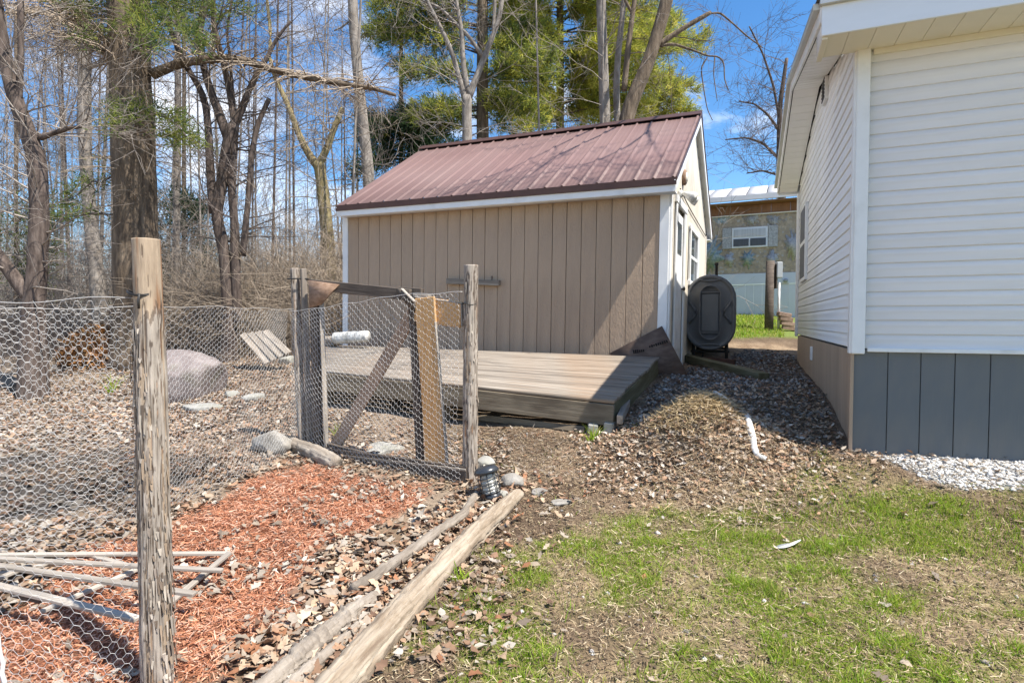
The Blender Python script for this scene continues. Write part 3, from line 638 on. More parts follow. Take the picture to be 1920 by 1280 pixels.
# ------------------------------------------------------------------ heating-oil tank beside the shed
tp = gpx(1330, 678); TY = 8.55; tx = at(1331, 600, TY).x; tz = g1(tx, TY)
TZ = at(1331, 586, TY).z-tz
tank = thing('oil_tank', 'dark grey oval oil tank standing on legs beside the shed door', 'tank', (tx, TY, tz), (0, 0, math.radians(-20)))
TW, TH = .365, .565
def stad(w, h, n=14, y=0., z0=TZ):
    """stadium outline, straight sides vertical"""
    r = w; hh = h-w; P = []
    for k in range(n+1): a = math.pi*k/n; P.append((r*math.cos(a), y, z0+hh+r*math.sin(a)))
    for k in range(n+1): a = math.pi+math.pi*k/n; P.append((r*math.cos(a), y, z0-hh+r*math.sin(a)))
    return np.array(P)
def loft(rings, capA=True, capB=True):
    k = len(rings[0]); V = np.concatenate(rings); n = len(rings); i = np.arange(n-1)[:, None]; j = np.arange(k)[None]
    F = [np.stack([i*k+j, (i+1)*k+j, (i+1)*k+(j+1) % k, i*k+(j+1) % k], -1).reshape(-1, 4)]
    if capA: F.append(np.arange(k)[None])
    if capB: F.append((np.arange(k)+(n-1)*k)[None, ::-1])
    return V, F
V, F = loft([stad(TW*.97, TH*.97, y=.1), stad(TW*.97, TH*.97, y=1.5), stad(TW*.85, TH*.9, y=1.56)]); link('body', mesh_np('body', V, F, smooth=False), 'tank_body', tank)
V, F = loft([stad(TW, TH, y=.14), stad(TW, TH, y=.03), stad(TW*.975, TH*.985, y=.008), stad(TW*.94, TH*.965, y=.0), stad(TW*.87, TH*.92, y=-.002), stad(TW*.84, TH*.90, y=.022), stad(TW*.8, TH*.88, y=.024),
             stad(TW*.45, TH*.74, y=.012), stad(TW*.42, TH*.72, y=-.006), stad(TW*.39, TH*.70, y=-.006), stad(TW*.35, TH*.675, y=.04), stad(TW*.1, TH*.5, y=.042)], capA=False)
ec = link('end_cap', mesh_np('end_cap', V, F, smooth=False), 'tank_dark', tank)
for zz in (.30, -.30): box('cap_bar', 0, .018, TZ+zz, TW*.78, .03, .02, 'tank_dark', ec, .006)
box('cap_panel', 0, .03, TZ, TW*.66, .02, .56, 'tank_dark', ec, .008)
for s in (-1, 1):
    V, F = tube_np([(s*TW*.8, .01, TZ+.16), (s*TW*.55, .004, TZ+.03), (s*TW*.55, .004, TZ-.03), (s*TW*.8, .01, TZ-.16)], .017, 8); link('chevron', mesh_np('chevron', V, F, smooth=True), 'tank_dark', ec)
for s in (-1, 1):
    V, F = tube_np(interp_path([(-.16, .006, TZ+s*TH*.88), (-.07, .0, TZ+s*TH*.83), (.07, .0, TZ+s*TH*.83), (.16, .006, TZ+s*TH*.88)], 12), .013, 6); link('cap_ridge', mesh_np('cap_ridge', V, F, smooth=True), 'tank_dark', ec)
for sx in (-.24, .24):
    for yy in (.2, 1.35):
        V, F = tube_np([(sx, yy, -.05), (sx, yy, TZ-TH+.15)], .025, 8); link('leg', mesh_np('leg', V, F), 'iron', tank)
for yy in (.2, 1.35): box('cross_brace', 0, yy, TZ-TH-.02, .56, .03, .035, 'iron', tank)
V, F = tube_np([(.08, .45, TZ+TH-.04), (.08, .45, TZ+TH+.17), (.08, .45, TZ+TH+.18), (.08, .45, TZ+TH+.21)], [.022, .022, .034, .03], 10); link('vent_pipe', mesh_np('vent_pipe', V, F), 'iron', tank)
V, F = tube_np([(-.1, .3, TZ-TH+.05), (-.1, .25, TZ-TH-.1), (-.25, .2, TZ-TH-.12)], .012, 6); link('fuel_line', mesh_np('fuel_line', V, F), 'iron', tank)
# timber and beam on the ground by the tank
a, b = gpx(1279, 676), gpx(1432, 712); t = thing('weathered_beam', 'long mossy weathered beam lying on the gravel before the oil tank', 'beam', (a+b)/2)
wboard('timber', a+Vector((0, 0, .06)), b+Vector((0, 0, .03)), .15, .10, 'deck_mossy', t)
a, b = gpx(1325, 683), gpx(1384, 688); t = thing('timber_offcut', 'short dark red-brown timber offcut between beam and tank', 'timber', (a+b)/2)
wboard('block', a+Vector((0, .12, .05)), b+Vector((0, .12, .05)), .12, .10, 'rust_wood', t)
# plywood sheet leaning at the shed corner
pp0 = Vector(SC)-n_sh*.10
q = [on_plane(*c, pp0, n_sh) for c in ((1143, 662), (1241, 611), (1289, 702), (1196, 757))]
ply = thing('plywood_sheet', 'stained plywood sheet tilted against the shed corner behind the deck', 'plywood', (q[2]+q[3])/2)
poly_prism('sheet', q, (n_sh.x, n_sh.y, 0), .018, 'plywood', ply)
def ink_bar(p, qq, w):
    a, b = on_plane(*p, pp0-n_sh*.004, n_sh), on_plane(*qq, pp0-n_sh*.004, n_sh); R, L = frame(a, b, -n_sh)
    link('stamp', cbox(L, w, .002, .0005, 'ink'), None, ply, M=Matrix.Translation((a+b)/2-Vector(ply.location))@R)
for k in range(9):
    u0, u1 = k/9, (k+.72)/9; ink_bar((1217+36*u0, 650-11*u0), (1217+36*u1, 650-11*u1), random.choice((.02, .035, .03)))
for k in range(6):
    u0, u1 = k/6, (k+.7)/6; ink_bar((1187+22*u0, 659.5-3*u0), (1187+22*u1, 659.5-3*u1), random.choice((.03, .045)))
# ------------------------------------------------------------------ neighbour's mobile home behind
FY = 15.2
fa, fb = at(1250, 590, FY+.55), at(1640, 575, FY-1.5)
far_rot = math.atan2(fb.y-fa.y, fb.x-fa.x)
far = thing('mobile_home', 'mobile home with mosaic wall and white skirting behind the shed', 'mobile home', (fa.x-3, fa.y-3*math.tan(far_rot), at(1400, 585, FY).z), (0, 0, far_rot))
fR = Vector((math.cos(far_rot), math.sin(far_rot), 0)); fN = Vector((-fR.y, fR.x, 0)); FO = Vector(far.location); Minv = Matrix.LocRotScale(FO, far.rotation_euler, None).inverted()
def fl(px, py): return Minv@on_plane(px, py, FO, fN)
zsk = fl(1420, 512).z; zsk2 = fl(1420, 533).z; zwt = fl(1420, 402).z; zbd = fl(1420, 384).z; zrf = fl(1420, 372).z
box('wall', 6, 1.5, (zsk+zwt)/2, 13, 3, zwt-zsk, 'mosaic', far)
i = 0; x = -.5
while x < 12.5: box('skirting_panel', x+.1, .02, zsk2/2-.15, .198, .03, zsk2+.3, 'far_skirt', far); x += .2
box('skirting_band', 6, .0, (zsk+zsk2)/2, 13, .05, zsk-zsk2-.01, 'far_skirt', far)
x = -.5
while x < 12.5: box('eave_board', x+.11, -.02, (zwt+zbd)/2, .2185, .04, zbd-zwt, 'far_board', far); x += .22
box('eave_trim', 6, -.05, zwt-.0, 13, .03, .03, 'soffit_cream', far)
box('gutter', 6, -.38, zrf-.03, 13.4, .05, .13, 'far_roof', far)
box('eave_underside', 6, -.17, zbd+.02, 13.2, .42, .03, 'far_board', far)
zr2 = zrf+.62; x = -.8
while x < 12.6:
    poly_prism('roof_panel', [(x+.012, -.4, zrf+.02), (x+.458, -.4, zrf+.02), (x+.458, 1.6, zr2), (x+.012, 1.6, zr2)], (0, 0, 1), .03, 'far_roof', far, False); x += .47
poly_prism('roof_under', [(-.8, -.38, zrf), (12.6, -.38, zrf), (12.6, 1.6, zr2-.03), (-.8, 1.6, zr2-.03)], (0, 0, 1), .012, 'iron', far, False)
w0, w1 = fl(1372, 466), fl(1440, 424); wx = (w0.x+w1.x)/2; wz = (w0.z+w1.z)/2; ww = w1.x-w0.x; wh = w1.z-w0.z
fw = box('window', wx, -.02, wz, ww, .06, wh, 'trim_white', far)
sub('pane', wx, -.055, wz+wh*.22, ww-.1, .012, wh*.38, 'curtain', fw); sub('pane', wx-ww*.235, -.055, wz-wh*.24, ww*.43, .012, wh*.36, 'screen_dark', fw); sub('pane', wx+ww*.235, -.055, wz-wh*.24, ww*.43, .012, wh*.36, 'screen_dark', fw)
for s in (-1, 1): box('mosaic_shutter', wx+s*(ww/2+.12), -.025, wz, .22, .05, wh+.02, 'mosaic_pale', far)
def mos(name, px, py, r, m, sx=1., n=46, jag=.42):
    c = fl(px, py); th = np.linspace(0, 2*np.pi, n, endpoint=False); rr = r*(1+jag*(rng.random(n)-.5)*2)
    pts = [(c.x+sx*a*math.cos(t), -.002, c.z+a*math.sin(t)) for a, t in zip(rr, th)]
    poly_prism(name, pts, (0, -1, 0), .016, m, far, False)
mos('mosaic_figure', 1332, 478, .42, 'mosaic_blue', .7); mos('mosaic_figure', 1402, 485, .2, 'mosaic_blue', .8); mos('mosaic_figure', 1408, 411, .16, 'mosaic_pale')
mos('mosaic_figure', 1367, 487, .17, 'mosaic_pale', .7); mos('mosaic_figure', 1447, 486, .2, 'mosaic_pale', .6); mos('mosaic_figure', 1486, 458, .30, 'mosaic_pale', .5); mos('mosaic_figure', 1450, 415, .15, 'mosaic_pale')
v = fl(1473, 526); V, F = tube_np([(v.x, -.02, v.z), (v.x, -.06, v.z)], .055, 12); link('vent_cap', mesh_np('vent_cap', V, F), 'meter_grey', far)
# electric meter post with bricks leaning
p = gpx(1441, 646); mpst = thing('meter_post', 'wooden electric post with grey meter box and white conduit on lawn', 'post', p)
k = p.y/FPX; V, F = tube_np([p+Vector((0, 0, -.1)), p+Vector((0, 0, .5)), p+Vector((.01, 0, 129*k))], [.09, .088, .085], 12, wob=.12); world_obj('pole', V, F, 'dark_wood', mpst)
box('meter_box', .17, -.02, 112*k, .12, .16, .33, 'meter_grey', mpst, .012)
V, F = tube_np([(.19, -.03, .02), (.19, -.03, 1.0)], .026, 8); link('conduit', mesh_np('conduit', V, F), 'plastic_white', mpst)
box('backing_board', .12, .02, 100*k, .03, .2, .5, 'dark_wood', mpst)
for i in range(4):
    b = link('brick', cbox(.26, .16, .085, .008, 'brick_clay'), None, None, p+Vector((.26+.035*(3-i)*1., -.12, .05+i*.092))); b.rotation_euler = (0, .18, -.25+.06*i)
    tag(b, ['lowest clay brick of the leaning stack at the meter post', 'second clay brick up in the leaning stack at the meter post', 'third clay brick up in the leaning stack at the meter post', 'topmost clay brick of the leaning stack at the meter post'][i], 'brick', 'bricks by the meter post')
# ------------------------------------------------------------------ fence posts
def cedar_post(name, label, base, top, r0, r1, seed, bare=.0, K=44, N=150, lean=None):
    base, top = Vector(base), Vector(top); H = (top-base).length+.12
    z = np.linspace(0, 1, N); th = np.linspace(0, 2*np.pi, K, endpoint=False); Z, T = np.meshgrid(z, th, indexing='ij'); zz = Z*H
    R = r0+(r1-r0)*Z; cx, sx = np.cos(T), np.sin(T)
    strip = fbm(cx*3.2+seed, sx*3.2, zz*.9, seed, 3)                       # long vertical strips
    flake = fbm(cx*5+seed, sx*5, zz*7.5, seed+3, 4)
    barkm = sstep(.36, .41, strip*.6+flake*.4)                            # where bark still clings
    if bare: barkm = barkm*sstep(1-bare*.13, 1-bare*.17, Z+.14*(strip-.5)+.10*(flake-.5))
    fis = np.abs(fbm(cx*9+seed, sx*9, zz*3.0+2*vnoise(cx*3, sx*3, zz*4, seed), seed+9, 4)-.5)*2
    scal = fbm(cx*6, sx*6, zz*11, seed+31, 4)
    disp = barkm*(.09+.16*(flake-.5)+.10*(scal-.5))-.10*(1-sstep(.0, .2, fis))*barkm+.05*(fbm(cx*2, sx*2, zz*1.6, seed+4, 3)-.5)
    edge = np.abs(barkm-.5) < .28
    R = R*(1+disp)
    x = R*cx; y = R*sx
    bow = .012*np.sin(Z*3.0+seed)
    P = np.stack([x+bow, y, zz], -1)
    grey = np.array((.35, .30, .25)); barec = np.array((.38, .29, .205)); red = np.array((.27, .145, .075)); dk = np.array((.07, .045, .03))
    c = np.ones(P.shape)*barec; orange = sstep(.5, .62, fbm(cx*2+9, sx*2, zz*2.2, seed+12, 3))
    c = c*(1-orange[..., None])+red*orange[..., None]
    c = c*(1-barkm[..., None])+(grey*(.45+.7*flake[..., None]+.45*scal[..., None]))*barkm[..., None]
    dkm = (edge*.6+(1-sstep(.0, .15, fis))*barkm*.9); spots = sstep(.72, .76, fbm(cx*7, sx*7, zz*14, seed+20, 2))
    dkm = np.clip(dkm+spots*.8, 0, 1)[..., None]; c = c*(1-dkm)+dk*dkm
    i = np.arange(N-1)[:, None]; j = np.arange(K)[None]
    Q = np.stack([i*K+j, i*K+(j+1) % K, (i+1)*K+(j+1) % K, (i+1)*K+j], -1).reshape(-1, 4)
    V = np.concatenate([P.reshape(-1, 3), [[bow[-1, 0], 0, H+.004]]]); cc = np.concatenate([c.reshape(-1, 3), [[.5, .42, .32]]])
    n0 = (N-1)*K; tri = np.stack([n0+np.arange(K), n0+(np.arange(K)+1) % K, np.full(K, N*K)], -1)
    o = thing(name, label, 'post', base)
    R3 = Vector((0, 0, 1)).rotation_difference(top-base).to_matrix().to_4x4()
    s = link('shaft', mesh_np('shaft', V-np.array([0, 0, .12]), [Q, tri], cc, True), 'cedar', o, M=R3)
    # loose bark slivers standing off the shaft
    sv = []
    svc = []
    for k in range(620 if K > 100 else 200):
        a = random.uniform(0, 6.28); z0 = random.uniform(.1, H*(.84 if bare else .97)); l = random.choice((.02, .03, .045, .07))*random.uniform(.7, 1.3); w = random.uniform(.002, .0065); rr = (r0+(r1-r0)*z0/H)*random.uniform(1.05, 1.10)
        svc += [np.array(random.choice(((.36, .31, .26), (.44, .38, .31), (.27, .22, .18), (.33, .245, .17), (.18, .135, .10))))*random.uniform(.8, 1.15)]*4
        d = np.array([math.cos(a), math.sin(a), 0]); t = np.array([-math.sin(a), math.cos(a), 0]); p = d*rr+np.array([0, 0, z0-.12])
        sv.append((np.array([p-t*w, p+t*w, p+t*w*.5+d*random.uniform(.001, .007)-np.array([0, 0, l]), p-t*w*.3+d*random.uniform(.001, .006)-np.array([0, 0, l*.9])]), [np.array([[0, 1, 2, 3]])]))
    V, F = join(sv); link('bark_sliver', mesh_np('bark_sliver', V, F, np.array(svc)), 'cedar', s)['kind'] = 'stuff'
    return o, s
NPX, NPY = -1.245, 1.95
npb = Vector((NPX+.028, NPY, g1(NPX, NPY)-.02)); npt = at(267, 449, NPY)
near_post, near_shaft = cedar_post('fence_post', 'thick shaggy cedar fence post with peeling bark and bare top', npb, npt, .0465, .0425, 5, bare=1., K=110, N=420)
rb = at(885, 905, 4.15); rb.z = g1(rb.x, rb.y)-.02; rt = at(880, 497, 4.15)
right_post, right_shaft = cedar_post('fence_post', 'slim cedar gate post standing beside the black lantern', rb, rt, .053, .046, 17, K=48, N=200)
lb = at(571, 838, 5.03); lb.z = g1(lb.x, lb.y)-.02; lt = at(551, 503, 5.03)
left_post, _ = cedar_post('fence_post', 'slim cedar gate post roped to a square stake', lb, lt, .036, .034, 29, K=36, N=140)
sb = at(582, 838, 4.98); sb.z = g1(sb.x, sb.y)-.03; st_ = at(568.5, 504, 4.98)
stake = thing('square_stake', 'square sawn stake bound to the slim gate post', 'stake', sb); wboard('stake_timber', sb, st_, .045, .045, 'grey_wood', stake, up=(.6, -.8, 0)); 
def ring(z_pt, r, parent, name='wire_tie', m='tie_wire', rad=.003):
    th = np.linspace(0, 2*np.pi, 25); P = np.stack([z_pt.x+r*np.cos(th), z_pt.y+r*np.sin(th), z_pt.z+.008*np.sin(th*2+1)], -1)
    V, F = tube_np(P, rad, 6, caps=False); return world_obj(name, V, F, m, parent)
c = lerp(npb, npt, 1-(548-449)/845.); ring(c, .0485, near_post, rad=.003); ring(c+Vector((0, 0, .004)), .0495, near_post, rad=.0022)
V, F = tube_np([c+Vector((.015, -.051, 0)), c+Vector((.013, -.053, -.025)), c+Vector((.012, -.051, -.05))], .004, 6); world_obj('wire_tail', V, F, 'tie_wire', near_post)
c = lerp(rb, rt, 1-(568-497)/408.); ring(c, .053, right_post)
V, F = tube_np([c+Vector((-.05, -.02, 0)), c+Vector((-.09, -.02, .004))], .003, 5); world_obj('wire_tail', V, F, 'tie_wire', right_post)
c = lerp(lb, lt, .94); 
V, F = tube_np([c+Vector((-.05, -.03, 0)), c+Vector((.04, -.075, -.0)), c+Vector((.13, -.06, .0)), c+Vector((.12, .05, 0)), c+Vector((-.02, .05, 0)), c+Vector((-.05, -.03, 0))], .006, 6); world_obj('wire_tie', V, F, 'tie_wire', left_post)
# ------------------------------------------------------------------ chicken wire
def hexwire(name, label, path, ztop, zbot, seed, cell=.046, r=.0013, sagf=.02, fold=0.):
    """hexagonal netting hung along an XY path; ztop/zbot functions of 0..1 along it"""
    P = np.array([list(p)[:2] for p in path], float); d = np.concatenate([[0], np.cumsum(np.linalg.norm(np.diff(P, axis=0), axis=1))]); Lt = d[-1]
    a = cell*.36; b = cell*.5                      # twist length, half height
    ux = a+cell*.30
    nc = int(Lt/ux)+1; nr = int(1.5/b)+2
    A, B, tw = [], [], []
    # vertex columns: zig-zag wires run up the net, horizontal twists join neighbours
    def pt(i, j):                                    # node of strand i (between columns), row j
        off = (a/2 if (i+j) % 2 else -a/2)
        return i*ux+off*.0+(cell*.15 if (i+j) % 2 else -cell*.15), j*b
    I, J = np.meshgrid(np.arange(nc), np.arange(nr), indexing='ij')
    par = (I+J) % 2
    s = I*ux+np.where(par == 1, 1, -1)*cell*.15; h = J*b
    s = s+(vnoise(s*9, h*9, 0, seed)-.5)*.012+(vnoise(s*3.2, h*3.2, 0, seed+1)-.5)*.09; h = h+(vnoise(s*9, h*9, 4, seed)-.5)*.012+(vnoise(s*2.8, h*2.8, 7, seed)-.5)*.08
    tt = np.clip(s/Lt, 0, 1); X = np.interp(s, d, P[:, 0]); Y = np.interp(s, d, P[:, 1])
    zt = ztop(tt); zb = zbot(tt, X, Y); Z = zb+h
    ok = Z < zt
    Z = np.minimum(Z, zt)
    bul = (vnoise(s*1.5, h*2.0, 0, seed+3)-.5)*sagf*2; tang = np.stack([np.interp(s, d[:-1]+np.diff(d)/2, np.diff(P[:, 0])/np.diff(d)), np.interp(s, d[:-1]+np.diff(d)/2, np.diff(P[:, 1])/np.diff(d))], -1)
    X = X-tang[..., 1]*bul; Y = Y+tang[..., 0]*bul
    Q = np.stack([X, Y, Z], -1)
    sa, sb_, ha, hb = Q[:, :-1], Q[:, 1:], ok[:, :-1], ok[:, 1:]; m1 = ha & hb
    inside = (s[:, :-1] < Lt) & (s[:, :-1] > 0); m1 &= inside
    t0, t1 = Q[:-1], Q[1:]; m2 = ok[:-1] & ok[1:] & (par[:-1] == 1) & (s[1:] < Lt) & (s[:-1] > 0)
    n = thing(name, label, 'fence', (P[:, 0].mean(), P[:, 1].mean(), float(zbot(np.array([.5]), np.array([P[:, 0].mean()]), np.array([P[:, 1].mean()]))[0])))
    V, F = join([segs_np(sa[m1], sb_[m1], r, r, 3), segs_np(t0[m2], t1[m2], r*1.5, r*1.5, 3)])
    o = world_obj('netting', V, F, 'wire', n); o['kind'] = 'stuff'
    ts = np.linspace(0, 1, 60)
    for kk, zf in enumerate((ztop,)):
        X = np.interp(ts*Lt, d, P[:, 0]); Y = np.interp(ts*Lt, d, P[:, 1]); Z = zf(ts)+.006*np.sin(ts*31+seed)
        V, F = tube_np(np.stack([X, Y, Z], -1), r*1.5, 4); world_obj('selvage_wire', V, F, 'wire', n)
    return n
GPL, GPR = Vector((at(563, 700, 5.0).x, 5.0, 0)), Vector((at(879, 700, 4.15).x, 4.15, 0))
gu = (GPR-GPL).normalized(); gn = Vector((-gu.y, gu.x, 0))        # gn points away from the camera
if gn.y < 0: gn = -gn
def gp(px, py, off=0.): return on_plane(px, py, GPL+gn*off, gn)
def gtop(t): return np.interp(t, [0, .15, .45, .68, 1], [gp(545, 582, -.06).z, gp(600, 580, -.06).z, gp(690, 566, -.06).z, gp(780, 552, -.06).z, gp(868, 548, -.06).z])
zg = lambda t, X, Y: np.interp(t, [0, .3, .6, 1], [gp(560, 842, -.06).z, gp(660, 898, -.06).z, gp(760, 918, -.06).z, gp(875, 908, -.06).z])
hexwire('gate_netting', 'chicken wire stretched over the garden gate between two posts', [GPL-gn*.065-gu*.05, GPL-gn*.09+gu*.5, GPR-gn*.08], gtop, zg, 3, r=.00115)
fp = [gpx(565, 842), gpx(451, 902), gpx(311, 963), gpx(98, 1018)]; fp.append(fp[-1]+(fp[-1]-fp[-2])*1.2)
zgr = lambda t, X, Y: G(X, Y, False)-.02
hexwire('fence_netting', 'chicken wire running along the leaf-covered side of the mulch bed', [GPL-gu*.02-gn*.04]+fp[1:], lambda t: np.interp(t, [0, .5, 1], [at(545, 580, 5).z, at(420, 577, 4.0).z, at(100, 588, 3.1).z]), zgr, 8, cell=.040, r=.0008, sagf=.07)
hexwire('fence_netting', 'chicken wire tied to the thick shaggy cedar post', [(NPX-.05, NPY+.01), (-1.62, 1.86), (-2.3, 1.74), (-3.0, 1.66)], lambda t: np.interp(t, [0, .12, .4, 1], [at(232, 556, 1.93).z, at(160, 563, 1.9).z, at(20, 572, 1.84).z, 1.28]), zgr, 12, cell=.038, r=.0007, sagf=.07)
P = interp_path([(-1.72, 1.80, 1.0), (-1.66, 1.79, .85), (-1.69, 1.78, .6), (-1.63, 1.77, .4), (-1.60, 1.76, .22), (-1.57, 1.75, .03)], 40)+rng.normal(0, .003, (40, 3))
V, F = tube_np(P, .0065, 6, wob=.5); o = world_obj('twine', V, F, 'plastic_white'); tag(o, 'frayed white twine hanging down the near chicken wire', 'twine')
# ------------------------------------------------------------------ garden gate
gate = thing('garden_gate', 'rickety wooden garden gate with diagonal brace and mismatched planks', 'gate', gp(700, 880))
def gboard(name, a, b, w, t, m, off=0., c=.004): return wboard(name, gp(*a, off), gp(*b, off), w, t, m, gate, up=tuple(gn), c=c)
gboard('left_stile', (590, 565), (597, 846), .09, .038, 'dark_wood', .0)
gboard('stile_edge', (603, 566), (612, 838), .009, .05, 'lath_wood', .0)
gboard('top_rail', (640, 541), (792, 551), .085, .038, 'dark_wood', .045)
gboard('top_rail', (583, 533), (770, 553), .088, .03, 'dark_wood', -.0)
poly_prism('gusset', [gp(578, 525, -.035), gp(634, 533, -.035), (gp(600, 571, -.035)), gp(580, 577, -.035)], gn, .018, 'brown_wood', gate)
poly_prism('gusset', [gp(742, 541, -.03), gp(754, 541, -.03), gp(779, 566, -.03), gp(777, 584, -.03), gp(760, 568, -.03)], gn, .02, 'dark_wood', gate)
gboard('gusset_edge', (753, 541), (778, 566), .012, .03, 'lath_wood', -.032)
gboard('inner_stile', (773, 570), (789, 884), .06, .038, 'dark_wood', .035)
gboard('right_stile', (796.5, 558), (819, 882), .182, .022, 'new_wood', -.012)
gboard('plank_edge', (817, 603), (840, 881), .012, .026, 'lath_wood', -.014)
gboard('top_plank', (779, 579), (866, 590), .19, .022, 'new_wood', .013)
gboard('top_plank_edge', (779, 557), (866, 568), .012, .026, 'lath_wood', .012)
gboard('top_plank_edge', (866, 567), (867, 612), .014, .026, 'lath_wood', .010)
gboard('cap_block', (777, 554.5), (806, 556), .028, .05, 'lath_wood', .03)
gboard('brace', (777, 582), (617, 856), .115, .02, 'brace_wood', .0675)
gboard('bottom_rail', (604, 836), (790, 884), .085, .038, 'dark_wood', .02)
gboard('bottom_board', (600, 852), (878, 890), .13, .035, 'dark_wood', -.035)
gboard('bottom_edge', (640, 853), (876, 880), .02, .04, 'grey_wood', -.037)
# ------------------------------------------------------------------ logs, branches, sticks
def logmesh(name, label, cat, pts, radii, m, seed, n=60, k=18, wob=.18, group=None, rel=1.):
    n = int(n*2.5); P = interp_path(pts, n); R = np.interp(np.linspace(0, 1, n), np.linspace(0, 1, len(radii)), radii)
    # build along local X so that the grain follows the log
    a, b = Vector(P[0]), Vector(P[-1]); Rm, L = frame(a, b); M = Matrix.Translation((a+b)/2)@Rm; Mi = np.array(M.inverted())
    k *= 3; V, F = tube_np(P, R, k, wob=wob, seed=seed)
    ang = np.tile(np.linspace(0, 2*np.pi, k, endpoint=False), n); ss = np.repeat(np.linspace(0, (a-b).length, n), k); Pc = np.repeat(P, k, 0); Rr = np.repeat(R, k)
    tw_ = ang+ss*.35
    crk = np.abs(fbm(np.cos(tw_)*4.5+seed, np.sin(tw_)*4.5, ss*1.1, seed+2, 3)-.5)*2; lum = fbm(np.cos(ang)*1.6, np.sin(ang)*1.6, ss*7, seed+6, 3)-.5
    kn = sum(np.exp(-((ss-s_)/.035)**2-((np.angle(np.exp(1j*(ang-a_))))/.45)**2) for s_, a_ in [(random.uniform(.1, .95)*(a-b).length, random.uniform(0, 6.28)) for _ in range(7)])
    V = V+(V-Pc)*(rel*(-.16*(1-sstep(0, .13, crk))+.07*lum+.16*kn))[:, None]; Vl = V@Mi[:3, :3].T+Mi[:3, 3]
    o = link(name, mesh_np(name, Vl, F, smooth=True), m, None, M=M); tag(o, label, cat, group); return o
def gline(pp, lift): return [gpx(*p)+Vector((0, 0, lift)) for p in pp]
edge_log = logmesh('log', 'long straight peeled log edging the lawn beside the lantern', 'log', gline([(972, 935), (890, 1015), (800, 1110), (700, 1225), (655, 1280), (560, 1390)], .035), [.040, .060, .065, .068, .070, .072], 'peeled_log', 3, n=90, k=22, wob=.14)
logmesh('branch', 'crooked grey branch lying parallel to the long peeled log', 'branch', gline([(893, 935), (868, 975), (815, 1012), (762, 1052), (712, 1088), (662, 1118)], .035), [.024, .028, .030, .031, .030, .027], 'driftwood', 5, n=60, k=14, wob=.3)
logmesh('branch', 'rotten split grey branch half buried among leaves by the logs', 'branch', gline([(703, 1128), (650, 1170), (590, 1222), (530, 1275), (470, 1330)], .03), [.024, .042, .045, .042, .038], 'driftwood', 8, n=60, k=16, wob=.5)
logmesh('branch', 'thin grey branch lying against the rotten split branch', 'branch', gline([(672, 1180), (620, 1232), (560, 1282), (500, 1340)], .02), [.018, .026, .028, .026], 'driftwood', 11, n=40, k=12, wob=.4)
logmesh('log', 'short grey log lying under the gate netting by the round rock', 'log', [gpx(550, 842)+Vector((0, -.02, .05)), gpx(590, 858)+Vector((0, -.02, .05)), gpx(632, 876)+Vector((0, -.02, .04))], [.055, .065, .06], 'driftwood', 14, n=30, k=16)
bl = at(628, 634, 8.35); br = at(690, 630, 8.2)
o = logmesh('birch_log', 'short white birch log lying on the back of the deck', 'log', [bl, (bl+br)/2, br], [.085, .082, .08], 'birch', 15, n=16, k=18, wob=.08, rel=.15)
logmesh('brown_log', 'stubby brown log lying beside the white birch log', 'log', [at(600, 641, 8.6), at(632, 640, 8.5)], [.08, .085], 'driftwood', 16, n=10, k=14, wob=.15)
# folded trellis of laths on the mulch
def pz(px, py, lift):
    p = gpx(px, py); d = (p-CAM); k = (p.z+lift-CAMZ)/d.z; q = CAM+d*k; return q
trel = thing('lath_trellis', 'broken trellis of pale wooden laths lying on the red mulch', 'trellis', gpx(180, 1120))
TL = [((-130, 1042), (366, 1113), .11, .034), ((-130, 1068), (258, 1160), .13, .036), ((-60, 1044), (417, 1069), .09, .03), ((-50, 1040), (430, 1037), .04, .030), ((430, 1036), (372, 1084), .05, .03), ((380, 1078), (305, 1142), .03, .03),
      ((258, 1066), (78, 1146), .05, .028), ((60, 1058), (-60, 1108), .05, .028), ((-80, 1090), (130, 1050), .02, .028), ((150, 1035), (262, 1066), .03, .028)]
for a, b, lf, w in TL: wboard('lath', pz(*a, lf), pz(*b, lf*(.8 if a[0] > 0 else .9)), w, .016, 'lath_wood', trel, c=.003)
wboard('lath', pz(305, 1138, .05), pz(262, 1180, .01), .03, .02, 'dark_wood', trel)
wboard('lath', pz(28, 1108, .118), pz(84, 1121, .113), .045, .03, 'dark_wood', trel)
# ------------------------------------------------------------------ lantern and stones
lp = gpx(930, 938); lan = thing('garden_lantern', 'black ribbed solar lantern tilted against the gate post', 'lantern', lp+Vector((-.02, .02, .0)), (math.radians(-8), math.radians(-14), 0))
def lathe(pr, k=24):
    th = np.linspace(0, 2*np.pi, k, endpoint=False); V = np.array([[(r*math.cos(t), r*math.sin(t), z) for t in th] for r, z in pr]).reshape(-1, 3); n = len(pr); i = np.arange(n-1)[:, None]; j = np.arange(k)[None]
    return V, [np.stack([i*k+j, i*k+(j+1) % k, (i+1)*k+(j+1) % k, (i+1)*k+j], -1).reshape(-1, 4), np.arange(k)[None, ::-1], (np.arange(k)+(n-1)*k)[None]]
def lat(name, pr, m, par, sm=True): V, F = lathe(pr); return link(name, mesh_np(name, V, F, smooth=sm), m, par)
lat('base', [(.05, 0), (.062, .006), (.062, .03), (.05, .045)], 'lantern_black', lan, False)
gl = []
for k in range(6): gl += [(.050, .045+k*.022), (.058, .051+k*.022), (.058, .060+k*.022), (.050, .066+k*.022)]
lat('globe', gl, 'lantern_glass', lan, False)
lat('cap', [(.06, .178), (.085, .182), (.088, .195), (.078, .212), (.06, .226), (.052, .229), (.05, .226), (.01, .226)], 'lantern_black', lan, False)
